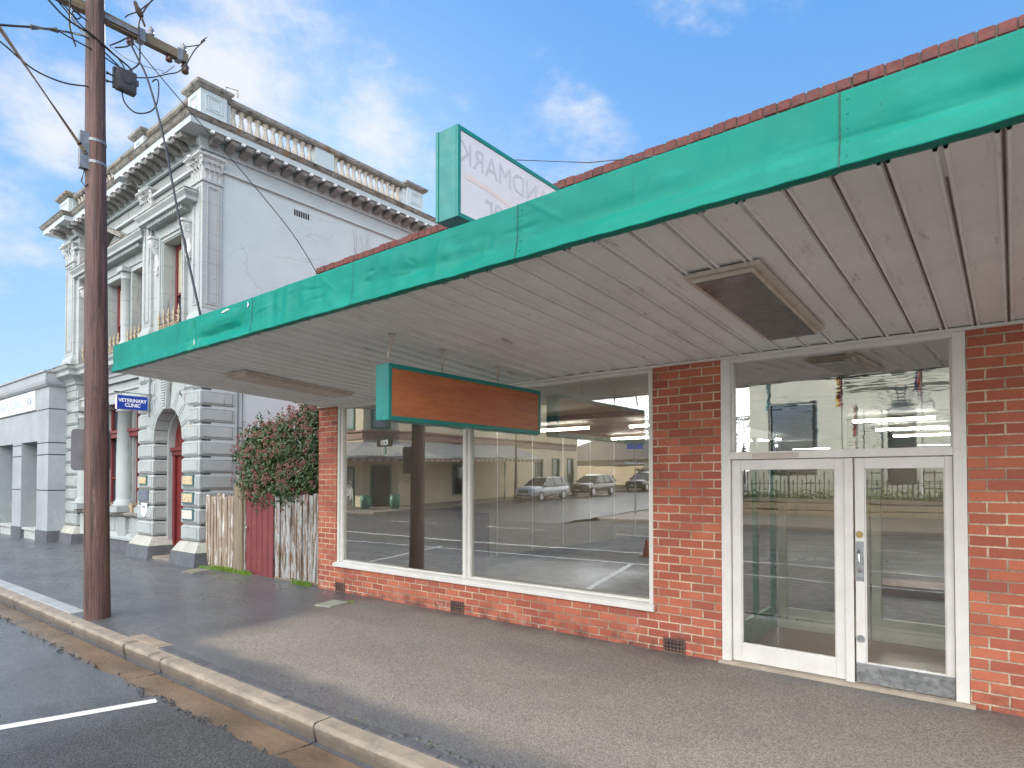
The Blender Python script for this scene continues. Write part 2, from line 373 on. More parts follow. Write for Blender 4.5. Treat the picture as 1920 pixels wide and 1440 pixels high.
def bankw():
    m_ = mat('bank front paint', (.375, .40, .39), (.31, .335, .33), 1.2, .58, .22, 40, .004, [((.50, .40, .27), 3.1, .665, .70), ((.16, .155, .14), 26, .645, .71), ((.20, .195, .175), 3.2, .585, .70, (2.6, 2.6, .30)), ((.38, .36, .30), 2.0, .6, .8, (1, 1, .5))])
    t = m_.node_tree; g_ = t.nodes.new('ShaderNodeNewGeometry'); sp = t.nodes.new('ShaderNodeSeparateXYZ'); t.links.new(g_.outputs['Position'], sp.inputs[0])
    wn_ = t.nodes.new('ShaderNodeTexNoise'); wn_.inputs['Scale'].default_value = 3.5; wn_.inputs['Detail'].default_value = 6; t.links.new(g_.outputs['Position'], wn_.inputs['Vector'])
    def mm(op, a, b_):
        n = t.nodes.new('ShaderNodeMath'); n.operation = op
        for i, v in enumerate((a, b_)):
            if isinstance(v, (int, float)): n.inputs[i].default_value = v
            else: t.links.new(v, n.inputs[i])
        return n.outputs[0]
    # old horizontal block joints that have opened and gone black
    z = mm('ADD', sp.outputs['Z'], mm('MULTIPLY', wn_.outputs['Fac'], .05)); fr = mm('ABSOLUTE', mm('SUBTRACT', mm('FRACT', mm('DIVIDE', z, .315), 0), .5), 0)
    ln = mm('MULTIPLY', mm('LESS_THAN', fr, .013), mm('GREATER_THAN', wn_.outputs['Fac'], .50))
    ln = mm('MULTIPLY', ln, mm('GREATER_THAN', sp.outputs['Z'], 5.4)); ln = mm('MULTIPLY', ln, mm('LESS_THAN', sp.outputs['Z'], 8.1)); ln = mm('MULTIPLY', ln, .75)
    mx = t.nodes.new('ShaderNodeMix'); mx.data_type = 'RGBA'; b_ = t.nodes['Principled BSDF']; src = b_.inputs['Base Color'].links[0].from_socket
    t.links.new(ln, mx.inputs[0]); t.links.new(src, mx.inputs[6]); mx.inputs[7].default_value = (.10, .10, .10, 1); t.links.new(mx.outputs[2], b_.inputs['Base Color']); return m_
BANKW = bankw()
GRIMY = mat('grimy stone cornice', (.30, .29, .26), (.18, .17, .15), 3, .8, .5, 30, .01, [((.055, .05, .045), 4.5, .52, .66, (1, 1, 2.5)), ((.26, .16, .085), 2.3, .56, .68), ((.04, .036, .032), 22, .54, .66)])
OCHRE = mat('rust stained stone', (.50, .44, .36), (.36, .25, .14), 5, .85, .5, 30, .01, [((.26, .12, .05), 6, .58, .7), ((.07, .06, .05), 9, .6, .7)])
IVORY = mat('ivory cast iron', (.44, .365, .255), (.33, .25, .16), 12, .6, .2, 60)
REDT = mat('maroon timber', (.17, .022, .02), (.12, .016, .016), 4, .4, .1, 60)
DARKG = mat('dark pane', (.02, .025, .04), (.03, .035, .05), 1, .06, 0, spec=.8)
BLIND = mat('cream blind', (.46, .42, .30), None, 3, .5, 0, coat=.5)
PLINTH = mat('blue grey plinth', (.12, .125, .135), (.08, .085, .095), 4, .7, .3, 40)
DARK = mat('dark void', (.012, .012, .013), None, 2, .9, 0)
BLUESIGN = mat('blue sign face', (.006, .04, .33), (.006, .035, .28), 3, .35, 0)
SIGNLET = mat('white lettering', (.85, .85, .85), None, 3, .5, 0)
CLINIC = mat('grey render', (.33, .355, .37), (.28, .305, .32), 1.5, .75, .2, 70, .003, [((.52, .54, .55), 3, .55, .8, (1, 1, .4))])
CLINICG = mat('pale green grey render', (.50, .53, .48), (.44, .47, .43), 1.5, .75, .2, 70, .003)
LIME = mat('lime window frame', (.35, .40, .06), None, 3, .5, 0)
PALEBLUE = mat('pale blue lettering', (.34, .42, .51), (.42, .49, .56), 9, .5, 0)
PEEL = mat('peeling fence paint', (.40, .41, .41), (.32, .33, .325), 5, .75, .45, 50, .006, [((.20, .135, .09), 7, .47, .55, (2.5, 2.5, .5)), ((.12, .09, .065), 3.3, .52, .62, (3, 3, .3))], stretch=(3, 3, .6))
PEEL2 = mat('bare grey paling', (.34, .27, .20), (.22, .165, .12), 6, .8, .45, 50, .006, [((.58, .57, .54), 6, .55, .6, (3, 3, .4)), ((.12, .15, .05), 3, .62, .75)], stretch=(3, 3, .6))
POSTW = wood_grain('weathered post', (.27, .22, .15), (.14, .11, .075), (22, 22, 1), .85, .5)
GATE = mat('maroon gate sheet', (.20, .046, .05), (.165, .038, .042), 3, .5, .1, 40, .003, [((.34, .15, .13), 5, .66, .78, (2, 2, .5))])
CONC = mat('tan kerb concrete', (.35, .275, .20), (.24, .19, .145), 3, .7, .45, 70, .006, [((.12, .105, .09), 4.5, .52, .70), ((.52, .46, .38), 9, .62, .75)])
GUTTER = mat('wet brown gutter concrete', (.215, .148, .093), (.125, .088, .060), 1.6, .30, .35, 60, .004, [((.07, .05, .038), 3.1, .56, .70, (.5, 1.6, 1)), ((.30, .22, .15), 7, .62, .76)], rvar=.16)
BLUEST = mat('bluestone strip', (.115, .115, .12), (.075, .075, .08), 5, .55, .4, 50, .006, [((.07, .10, .03), 13, .60, .70)])
PALECONC = mat('pale wet concrete', (.42, .42, .41), (.34, .34, .33), 3, .45, .3, 60)
LINE = mat('white road paint', (.78, .77, .73), (.68, .67, .63), 12, .5, .2, 120, .003, [((.12, .12, .12), 55, .64, .70)])
WATER = mat('gutter water', (.10, .10, .11), None, 3, .06, .1, 8, .003)
def asphalt(name, wet, dry, road=False):
    t = NT(name); X = t.xyz()
    ag = t.n('ShaderNodeTexVoronoi'); ag.inputs['Scale'].default_value = 100; t.l(t.pos(), ag.inputs['Vector'])
    wob = t.math('MULTIPLY', t.math('SUBTRACT', t.noise(2.2, 7, .65), .5), 1.1)
    if not road:   # dry under the awning, wet beyond its drip line and beyond the end of the shop
        mx = t.ramp(t.math('ADD', X['X'], wob), -7.9, -7.1)
        my = t.ramp(t.math('ADD', X['Y'], t.math('MULTIPLY', wob, .45)), 3.28, 3.62)
        my2 = t.math('MAXIMUM', my, 0)
        dryf = t.math('MULTIPLY', mx, my2)
        damp = t.math('MULTIPLY', t.ramp(t.math('ADD', X['Y'], t.math('MULTIPLY', t.noise(3.3, 6, .7, (1, 1, 1), (8, 2, 1)), .5)), 5.96, 6.30), t.ramp(t.noise(2.2, 6, .7), .3, .65, .15, .95))
        dryf = t.math('MULTIPLY', dryf, t.math('SUBTRACT', 1, damp))
        dryf = t.math('MULTIPLY', dryf, t.math('SUBTRACT', 1, t.ramp(t.noise(2.6, 8, .7, (.6, 1.2, 1), (9, 3, 0)), .61, .72, 0, .65)))
    else:
        dryf = t.math('MAXIMUM', t.ramp(t.noise(.55, 6, .6), .55, .8, 0, .25), t.ramp(t.math('ADD', X['Y'], t.math('MULTIPLY', wob, .8)), 1.2, -1.6, 0, .9))
        dryf = t.math('MAXIMUM', dryf, t.ramp(t.math('ADD', X['X'], wob), -7.0, -5.4, 0, .85))
    stone = t.ramp(ag.outputs['Color'], .0, 1.0) if False else ag.outputs['Color']
    sep = t.n('ShaderNodeSeparateColor'); t.l(stone, sep.inputs[0])
    gr = sep.outputs[0]
    base = t.mix(dryf, wet, dry)
    k = t.mix(t.ramp(gr, .0, 1.0), t.mix(.42, base, (.010, .010, .011)), t.mix(.12, base, (.55, .54, .52)))
    k = t.mix(t.ramp(t.noise(260, 2, .5), .50, .68, 0, .45), k, (.02, .02, .02))
    k = t.mix(t.ramp(t.noise(.5, 5, .6, (1, 2.2, 1), (4, 4, 0)), .42, .62, 0, .30), k, t.mix(.55, k, (.05, .05, .052)))
    k = t.mix(t.ramp(t.noise(7, 3, .5, (1, 1, 1), (1, 6, 0)), .76, .79, 0, .5), k, (.03, .028, .026))
    k = t.mix(t.ramp(t.noise(1.1, 7, .6), .4, .75, 0, .35), k, t.mix(dryf, (.02, .02, .022), tuple(x*.6 for x in dry)))
    t.col(k)
    pud = t.ramp(t.noise(1.2, 6, .62, (.6, 1.3, 1), (2, 7, 0)), .42, .66)
    wr = t.math('ADD', t.math('MULTIPLY', pud, -.17), .40 if not road else .36)
    t.set('Roughness', t.math('ADD', t.math('MULTIPLY', dryf, .45), wr))
    if road: t.set('Coat Weight', t.math('MULTIPLY', t.math('SUBTRACT', 1, dryf), .28)); t.set('Coat Roughness', .18)
    else: t.set('Coat Weight', t.math('MULTIPLY', t.math('SUBTRACT', 1, dryf), .22)); t.set('Coat Roughness', .2)
    t.set('Specular IOR Level', t.math('ADD', t.math('MULTIPLY', dryf, -.35), .62))
    h = t.math('ADD', t.math('MULTIPLY', ag.outputs['Distance'], -1.3), t.math('MULTIPLY', t.noise(14, 5), .5))
    t.l(t.bump(h, .6, .005), t.b.inputs['Normal'])
    return t.m
PATH = asphalt('footpath asphalt', (.128, .133, .142), (.325, .282, .235))
ROAD = asphalt('road asphalt', (.128, .134, .146), (.052, .048, .043), True)  # wet colour lightened and blued: sky sheen painted into the base
GROUND = mat('far ground', (.10, .10, .085), (.07, .08, .05), .2, .9, .2, 5)
LEAF = mat('shrub leaves', (.028, .062, .016), (.055, .095, .03), 9, .42, 0, spots=[((.13, .13, .05), 14, .52, .64), ((.16, .08, .05), 9, .60, .70)])
FLOWER = mat('dusty pink flower heads', (.28, .11, .10), (.20, .09, .07), 11, .7, 0, spots=[((.55, .33, .28), 13, .58, .66), ((.24, .10, .05), 9, .6, .7)])
BARK = mat('bark', (.10, .075, .05), None, 9, .85, .4, 40)
GRASS = mat('grass blades', (.13, .26, .025), (.22, .33, .05), 6, .55, 0)
def fascia_mat():
    t = NT('emerald fascia paint'); X = t.xyz()
    k = t.mix(t.ramp(t.noise(1.2, 5), .3, .7), (.0006, .205, .148), (.0010, .165, .122))
    k = t.mix(t.ramp(t.noise(2.6, 7, .65, (1, 1, 2.2), (2, 0, 5)), .48, .72, 0, .55), k, (.012, .26, .205))
    k = t.mix(t.ramp(t.noise(9, 6, .7, (2.2, 2.2, .25), (7, 0, 0)), .60, .74, 0, .40), k, (.004, .10, .08))
    k = t.mix(t.ramp(t.noise(48, 4, .6), .69, .73, 0, .8), k, (.02, .09, .075))
    k = t.mix(t.ramp(t.noise(21, 8, .7, (1, 1, 1.6), (4, 4, 4)), .715, .73), k, (.50, .60, .56))
    t.col(k); t.set('Roughness', t.ramp(t.noise(6, 5), .3, .7, .32, .48)); t.set('Specular IOR Level', .14)
    n1_ = t.bump(t.noise(30, 6, .65), .16, .006); t.l(t.bump(t.noise(120, 4, .6), .10, .002, n1_), t.b.inputs['Normal']); return t.m
FASCIA = fascia_mat()

# ================================================================== GROUND
g = MB().add([(-2500,-2500,-.6),(2500,-2500,-.6),(2500,2500,-.6),(-2500,2500,-.6)], [(0,1,2,3)]).build('ground', GROUND); tag(g, kind='structure')
def strip(name, m, ys, x0, x1, step, jag=None, kind='structure', thick=0):
    """sheet with rows at ys = [(y, z)...]"""
    b = MB(); n = int(round((x1-x0)/step)); R = []
    for i in range(n+1):
        x = x0+(x1-x0)*i/n
        for j, (y, z) in enumerate(ys):
            dy = jag(x) if (jag and j == len(ys)-1) else 0
            b.v.append((x, y+dy, z))
    k = len(ys)
    for i in range(n):
        for j in range(k-1): b.f.append((i*k+j, (i+1)*k+j, (i+1)*k+j+1, i*k+j+1)); b.sm.append(False)
    if thick:
        o = len(b.v)
        for i in range(n+1): x, y, z = b.v[i*k+k-1]; b.v.append((x, y+.006, z-thick))
        for i in range(n): b.f.append((i*k+k-1, (i+1)*k+k-1, o+i+1, o+i)); b.sm.append(False)
    return tag(b.build(name, m), kind=kind)
PATHZ = lambda y: .0+(y-3.1)*.13/2.96
strip('footpath', PATH, [(2.99, -.012), (3.12, .004), (4.0, PATHZ(4.0)), (5.0, PATHZ(5.0)), (6.06, .132), (6.9, .15), (40, .2)], -140, 60, 2)
_r2 = random.Random(3); _ph = [(_r2.uniform(.5, 22), _r2.uniform(0, 6.3)) for _ in range(26)]
def jag(x): return sum(sin(f*x+p)/(1+f*.28) for f, p in _ph)*.016
ROADYS = [(-16.2, -.13), (-12, -.09), (-6, -.02), (0, -.075), (1.8, -.105), (2.5, -.113)]
def roadz(y):
    for (a, za), (b, zb) in zip(ROADYS, ROADYS[1:]):
        if a <= y <= b: return za+(zb-za)*(y-a)/(b-a)
    return -.13
b = MB()
xs = [-400, -120, -60, -40, -30, -24, -20, -17]+[-14+.04*i for i in range(376)]+[2, 4, 10, 40, 120, 400]; k = len(ROADYS)
for x in xs:
    for j, (y, z) in enumerate(ROADYS):
        b.v.append((x, y+(jag(x) if j == k-1 else 0), z))
    b.v.append((x, 2.5+jag(x)+.012, -.140))
for i in range(len(xs)-1):
    for j in range(k): b.f.append((i*(k+1)+j, (i+1)*(k+1)+j, (i+1)*(k+1)+j+1, i*(k+1)+j+1)); b.sm.append(False)
tag(b.build('road', ROAD), kind='structure')
# loose asphalt crumbs along the broken road edge
b = MB()
for i in range(360):
    x = rnd(-12, -1.5); dens = .5+.5*sin(x*1.9)
    if random.random() > dens+.15: continue
    y = 2.5+jag(x)+rnd(-.05, .05); r = rnd(.006, .024); a = [rnd(.6, 1.2) for _ in range(6)]
    c = (x, y, -.128+(.02 if y < 2.5+jag(x) else .0)+r*.3)
    b.add([(c[0]+r*a[0], c[1], c[2]), (c[0], c[1]+r*a[1], c[2]), (c[0]-r*a[2], c[1], c[2]), (c[0], c[1]-r*a[3], c[2]), (c[0], c[1], c[2]+r*a[4]*.7), (c[0], c[1], c[2]-r*.5)],
          [(0,1,4),(1,2,4),(2,3,4),(3,0,4),(1,0,5),(2,1,5),(3,2,5),(0,3,5)])
tag(b.build('loose_asphalt', mat('loose tar', (.035, .035, .037), (.06, .06, .06), 30, .75, .3, 60)), 'loose black asphalt crumbs along the ragged road edge', 'gravel', kind='stuff')
# gutter: concrete slabs, dished towards the kerb, with open joints
b = MB(); joints = [-60, -40, -25, -18, -15.4, -12.6, -9.86, -7.1, -4.29, -1.5, 1.3, 4, 12, 30, 60]
for a, c in zip(joints, joints[1:]):
    x0, x1 = a+.004, c-.004
    b.add([(x0, 2.2, -.150), (x1, 2.2, -.150), (x1, 2.55, -.137), (x0, 2.55, -.137), (x1, 2.80, -.152), (x0, 2.80, -.152), (x1, 2.93, -.154), (x0, 2.93, -.154)], [(0,1,2,3), (3,2,4,5), (5,4,6,7)])
b.add([(-60, 2.2, -.17), (60, 2.2, -.17), (60, 2.93, -.17), (-60, 2.93, -.17)], [(0, 1, 2, 3)])
tag(b.build('gutter', GUTTER), kind='structure')
b = MB().add([(-40, 2.852, -.1505), (8, 2.852, -.1505), (8, 2.915, -.1495), (-40, 2.915, -.1495)], [(0, 1, 2, 3)])
tag(b.build('gutter_water', WATER), kind='structure')
# kerb
KP = [(2.905, -.17), (2.885, -.09), (2.875, -.03), (2.888, -.008), (2.91, .0), (3.035, .004), (3.04, -.17)]
b = MB()
for a, c in zip(joints, joints[1:]):
    segs = [(a+.010, c-.010)]
    if abs(a+9.86) < .1: segs = [(a+.004, -8.10), (-8.02, c-.004-.28), (c-.27, c-.004)]
    for x0, x1 in segs:
        n = max(1, int((x1-x0)/.09)) if -15 < x0 < 3 else 1
        vs = []; kk = len(KP)
        for i in range(n+1):
            x = x0+(x1-x0)*i/n; w = (rnd(-.004, .004) if n > 1 else 0)
            chip = rnd(0, .012) if random.random() < .2 and n > 1 else 0
            for j, (y, z) in enumerate(KP): vs.append((x, y+w*(j < 5)+chip*(j in (2, 3)), z-chip*(j in (3, 4))*.7))
        fs = [(i*kk+j, (i+1)*kk+j, (i+1)*kk+j+1, i*kk+j+1) for i in range(n) for j in range(kk-1)]
        fs += [tuple(range(kk)), tuple(n*kk+j for j in range(kk-1, -1, -1))]
        b.add(vs, fs)
b.box(-8.10, -8.02, 2.905, 3.04, -.06, -.004)
kn = NT('kerb face concrete'); kx = kn.xyz(); kb = kn.mix(kn.ramp(kn.noise(3, 6, .6), .3, .7), (.345, .285, .22), (.245, .20, .155))
kb = kn.mix(kn.ramp(kn.noise(5, 8, .7, (1, 1, 2)), .52, .68, 0, .7), kb, (.13, .115, .10)); kb = kn.mix(kn.ramp(kn.noise(60, 4, .6), .55, .75, 0, .6), kb, (.16, .13, .10))
wet_shade = kn.math('ADD', kx['Z'], kn.math('MULTIPLY', kn.math('SUBTRACT', kn.noise(4, 7, .7), .5), .16))
kb = kn.mix(kn.ramp(wet_shade, .0, -.08, 0, .62), kb, (.085, .072, .06)); kn.col(kb); kn.set('Roughness', kn.ramp(wet_shade, .0, -.1, .8, .42)); kn.l(kn.bump(kn.noise(55, 6, .65), .5, .006), kn.b.inputs['Normal'])  # lower face darkened: water stain, plus painted shade setting it off from the top
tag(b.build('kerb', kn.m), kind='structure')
b = MB()
for x in joints[2:-2]: b.box(x-.0098, x+.0098, 2.893, 3.03, -.16, -.004)
for x in joints[2:-2]: b.box(x-.007, x+.007, 2.50, 2.89, -.165, -.1495)
tag(b.build('kerb_joint', DARK), kind='structure')
b = MB()
for x0, x1 in [(-8.15, -6.5), (-6.49, -5.0), (-4.98, -3.9), (-3.88, -3.1), (-3.08, -2.75), (-2.72, -2.35), (-2.33, -1.6), (-1.58, 1.0)]:
    w = .10 if x0 < -5 else .075; b.box(x0, x1, 3.044, 3.044+w+rnd(-.01, .015), -.06, .009+rnd(-.003, .002))
tag(b.build('kerb_backing_strip', BLUEST, bevel=.006), kind='structure')
b = MB(); b.box(-15, -10.45, 3.044, 3.24, -.06, .014); tag(b.build('pale_kerb_strip', PALECONC, bevel=.006), kind='structure')
b = MB(); b.box(-8.35, -7.55, 3.042, 3.20, -.06, .0135); tag(b.build('tan_kerb_patch', CONC, bevel=.006), kind='structure')
# painted markings
def ribbon(pts, w, z=None, lift=.004):
    b = MB(); P = [Vector((p[0], p[1])) for p in pts]; vs = []
    for i in range(len(P)):
        d = (P[min(i+1, len(P)-1)]-P[max(i-1, 0)]).normalized(); n = Vector((-d.y, d.x))*w/2
        for s_ in (1, -1): q = P[i]+n*s_; vs.append((q.x, q.y, (roadz(q.y) if z is None else z)+lift))
    return b.add(vs, [(2*i, 2*i+1, 2*i+3, 2*i+2) for i in range(len(P)-1)])
mk = MB()
def seg(a, c, n=12): return [(a[0]+(c[0]-a[0])*i/n, a[1]+(c[1]-a[1])*i/n) for i in range(n+1)]
for k_ in range(-5, 3):
    ox = k_*6.25
    mk.merge(ribbon(seg((-6.12+ox, 2.46), (-7.0+ox, -.95), 14), .12))
mk.merge(ribbon([(-80, -.5), (-17.2, -.3), (-12, -.68), (-7, -.95), (-2.75, -1.0), (10, -1.1)], .12))
mk.merge(ribbon([(-80, -2.2), (-13.4, -2.35), (-7.5, -2.88), (-3.2, -2.98), (10, -3.1)], .12))
for k_ in range(-8, 6): mk.merge(ribbon([(-5+k_*6, -7.3), (-2+k_*6, -7.4)], .1))
mk.merge(ribbon([(-60, -10), (-29, -10.2)], .09)); mk.merge(ribbon([(-14, -11.5), (20, -11.8)], .09)); mk.merge(ribbon([(-26, -13.5), (-17, -13.2)], .2))
tag(mk.build('road_marking', LINE), kind='structure')
# asphalt lids
def slab(x, y, w, d, rz, m, name, label, z):
    t = MB(); t.box(-w/2, w/2, -d/2, d/2, -.03, .012)
    o = t.build(name, m, local=True, bevel=.004); o.location = (x, y, z); o.rotation_euler = (radians(2.5), 0, rz); return tag(o, label, 'pit lid')
slab(-7.72, 5.46, .30, .34, .15, mat('mossy concrete lid', (.36, .37, .30), (.27, .29, .22), 6, .7, .3, 60), 'pit_lid', 'pale mossy concrete pit lid in the footpath below the brick corner', PATHZ(5.46)+.004)
slab(-12.5, 5.72, .42, .34, .1, mat('flaking concrete lid', (.24, .21, .17), (.17, .15, .12), 6, .8, .3, 60), 'pit_lid', 'dull broken concrete pit lid with grass beside the bank doorway pier', PATHZ(5.72)+.004)

# ================================================================== THE BRICK SHOP
shop = thing('brick_shop', (-4.5, 6.06, .1), 'single storey red brick shop with big window, glazed double doors and a long green awning', 'shop')
FY = 6.06
b = MB().holed(-8.93, 4.5, -.1, 5.26, FY, .22, [(-8.45, -2.96, .52, 3.09), (-2.235, -.285, .13, 3.09)])
b.build('brick_wall', BRICK, shop)
b = MB(); b.box(-8.93, -8.71, 6.285, 30, -.1, 5.26); b.box(-8.70, 4.5, 29.8, 30, -.1, 5.26); b.box(4.28, 4.5, 6.285, 29.79, -.1, 5.26); b.build('side_wall', BRICK, shop)
b = MB(); b.box(-8.70, 4.27, 6.29, 29.79, 4.3, 4.42); b.build('roof', GALV, shop)
# parapet coping: bricks on edge, each with its own tilt and chipping
b = MB(); x = -8.985; i = 0
while x < 4.5:
    w = .112; j = [rnd(-.004, .004) for _ in range(8)]; z0 = 5.305+rnd(-.003, .003); z1 = 5.405+rnd(-.006, .006); y0 = 6.02+rnd(-.006, .006)
    b.add([(x+j[0],y0,z0),(x+w+j[1],y0,z0),(x+w+j[1],6.29,z0),(x+j[0],6.29,z0),(x+j[2],y0+rnd(0,.01),z1),(x+w+j[3],y0+rnd(0,.01),z1),(x+w+j[3],6.29,z1),(x+j[2],6.29,z1)],
          [(0,3,2,1),(4,5,6,7),(0,1,5,4),(1,2,6,5),(2,3,7,6),(3,0,4,7)])
    x += w+.012; i += 1
b.build('parapet_coping', COPING, shop, bevel=.008)
b = MB().box(-8.95, 4.5, 6.035, 6.28, 5.262, 5.395); b.build('coping_mortar', MORTAR, shop)
# ---- shop window
wf = MB()
wf.frame(-8.45, -2.96, .53, 3.09, .055, 6.075, 6.19, wb=0, wt=.05)
wf.box(-8.395, -8.345, 6.10, 6.19, .60, 3.04); wf.box(-3.01, -2.995, 6.10, 6.19, .60, 3.04)
wf.box(-8.395, -3.015, 6.11, 6.19, .60, .625)
wf.build('window_frame', WHITE, shop, bevel=.004)
wf = MB(); wf.stack([(-8.49, -2.945, 6.022, 6.20, .525), (-8.49, -2.945, 6.018, 6.20, .575), (-8.47, -2.95, 6.075, 6.20, .598)])
wf.build('window_sill', mat('flaking sill paint', (.74, .72, .68), (.66, .64, .60), 4, .5, .2, 90, .003, [((.13, .11, .10), 9, .665, .70, (.6, 1, 2.5)), ((.40, .34, .27), 30, .66, .70)]), shop, bevel=.004)
wf = MB(); wf.box(-5.70, -5.645, 6.068, 6.19, .60, 3.04); wf.box(-5.645, -5.60, 6.10, 6.188, .60, 3.038); wf.build('window_mullion', WHITE, shop, bevel=.004)
def pane(name, x0, x1, z0, z1, y, m, parent):   # single sheet of glass
    return MB().add([(x0,y,z0),(x1,y,z0),(x1,y,z1),(x0,y,z1)], [(0,1,2,3)]).build(name, m, parent)
pane('window_pane', -8.35, -5.69, .62, 3.045, 6.14, GLASS, shop); pane('window_pane', -5.61, -3.005, .62, 3.045, 6.141, GLASS, shop)
# ---- entrance
df = MB(); df.box(-2.232, -2.145, 6.05, 6.19, .135, 3.088); df.box(-.375, -.288, 6.05, 6.19, .135, 3.088); df.box(-2.145, -.375, 6.055, 6.19, 3.035, 3.088)
df.box(-2.145, -2.125, 6.09, 6.18, 2.165, 3.035); df.box(-.395, -.375, 6.09, 6.18, 2.165, 3.035)
df.build('door_frame', WHITE, shop, bevel=.004)
tr = MB().box(-2.144, -.376, 6.046, 6.19, 2.095, 2.165).build('transom_rail', WHITE, shop, bevel=.004)
MB().box(-1.93, -1.52, 6.036, 6.045, 2.105, 2.150).build('name_strip', FITTING, tr, bevel=.002)
pane('transom_pane', -2.125, -.395, 2.165, 3.035, 6.135, GLASS_T, shop)
def leaf(x0, x1, gx0, gx1, y):
    d = MB()
    d.box(x0, gx0, y, y+.045, .165, 2.09); d.box(gx1, x1, y, y+.045, .165, 2.09)
    d.box(gx0, gx1, y+.002, y+.043, 1.995, 2.09); d.box(gx0, gx1, y+.002, y+.043, .165, .34)
    for a, c, e, f in ((gx0, gx0+.01, .34, 1.995), (gx1-.01, gx1, .34, 1.995)): d.box(a, c, y+.012, y+.034, e, f)
    o = d.build('door_leaf', WHITE, shop, bevel=.004)
    pane('door_pane', gx0+.008, gx1-.008, .34, 1.995, y+.023, GLASS_D, o); return o
L1 = leaf(-2.140, -1.095, -2.055, -1.235, 6.085); L2 = leaf(-1.078, -.380, -1.005, -.435, 6.085)
MB().box(-1.155, -1.090, 6.068, 6.084, .155, 2.088).build('meeting_strip', WHITE, L1, bevel=.003)
MB().box(-1.076, -.382, 6.078, 6.0845, .168, .335).build('kick_plate', STEEL, L2, bevel=.001)
MB().box(-1.072, -1.012, 6.079, 6.0846, 1.03, 1.37).build('push_plate', STEEL, L2, bevel=.001)
h = MB(); h.tube([(-1.045,6.082,1.11),(-1.045,6.045,1.115),(-1.045,6.035,1.14),(-1.045,6.035,1.26),(-1.045,6.045,1.285),(-1.045,6.082,1.29)], .011, 8); h.build('door_handle', CHROME, L2)
h = MB().cyl((-1.043, 6.078, 1.43), .027, .014, 'y', 20).cyl((-1.043, 6.069, 1.43), .013, .008, 'y', 12); h.build('cylinder_lock', BRASS, L2)
h = MB().cyl((-1.041, 6.078, .54), .030, .014, 'y', 20).cyl((-1.041, 6.069, .54), .018, .008, 'y', 12); h.build('deadlock', STEEL, L2)
MB().box(-2.26, -.25, 6.012, 6.30, .06, .160).build('threshold', mat('worn threshold', (.44, .37, .29), (.32, .27, .21), 5, .75, .3, 60, .004, [((.16, .12, .09), 6, .6, .7)]), shop, bevel=.006)
# ---- air bricks
VENT = mat('rusty vent', (.16, .09, .065), (.10, .06, .05), 9, .8, .3, 60)
def air_brick(x, z, w=.235, hh=.15):
    v = MB(); v.frame(x-w/2, x+w/2, z-hh/2, z+hh/2, .018, 6.046, 6.075)
    n = 6
    for i in range(1, n): v.box(x-w/2+i*w/n-.006, x-w/2+i*w/n+.006, 6.052, 6.066, z-hh/2+.018, z+hh/2-.018)
    for i in range(1, 4): v.box(x-w/2+.018, x+w/2-.018, 6.053, 6.065, z-hh/2+i*hh/4-.005, z-hh/2+i*hh/4+.005)
    o = v.build('air_brick', VENT, shop)
    MB().box(x-w/2+.01, x+w/2-.01, 6.056, 6.0585, z-hh/2+.01, z+hh/2-.01).build('vent_void', DARK, o)
air_brick(-8.33, .205); air_brick(-5.78, .215); air_brick(-2.73, .205)
# ---- interior
WALLIN = mat('beige interior wall', (.24, .21, .155), (.21, .18, .135), 1, .7, 0)
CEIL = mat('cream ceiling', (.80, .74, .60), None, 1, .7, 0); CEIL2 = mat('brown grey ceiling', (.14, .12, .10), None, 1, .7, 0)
FLOORV = wood_grain('brown vinyl floor', (.36, .215, .115), (.27, .16, .085), (1.2, 16, 1), .35, .05)
CARPET = mat('brown carpet', (.115, .095, .07), (.10, .08, .06), 2, .6, .1, 200)
MB().box(-8.70, 4.27, 6.285, 29.79, .0, .16).build('shop_floor', CARPET, shop)
MB().box(-2.25, -.2, 6.30, 7.72, .150, .167).build('entry_floor', FLOORV, shop)
i_ = MB(); i_.box(-8.695, -8.66, 6.30, 9.13, .161, 3.11); i_.box(-8.30, -8.26, 9.2, 29.7, .16, 3.12); i_.box(-8.70, -8.26, 9.14, 9.198, .16, 3.12); i_.box(-8.25, 4.2, 24.0, 24.1, .16, 3.12); i_.box(3.0, 3.05, 6.3, 23.9, .16, 3.12); i_.build('interior_wall', WALLIN, shop)
i_ = MB()
for k_ in range(9): i_.box(-8.258, -8.25, 9.8+k_*1.2, 9.83+k_*1.2, .35, 2.9)
for k_ in range(5): i_.box(-8.6+k_*.09, -8.58+k_*.09, 9.128, 9.138, .2, 2.2) if k_ < 2 else 0
i_.build('shelf_upright', SIGNWHITE, shop)
MB().box(-8.255, -8.235, 9.2, 23.9, .161, .34).build('skirting', DARK, shop)
MB().box(-8.62, -7.86, 9.02, 9.12, .161, 1.27).build('low_partition', mat('maroon panel', (.085, .022, .026), None, 3, .4, 0), shop)
MB().box(-8.69, 4.26, 6.29, 9.86, 3.12, 3.16).build('front_ceiling', CEIL, shop); MB().box(-8.69, 4.26, 9.87, 29.7, 3.02, 3.06).build('rear_ceiling', CEIL2, shop)
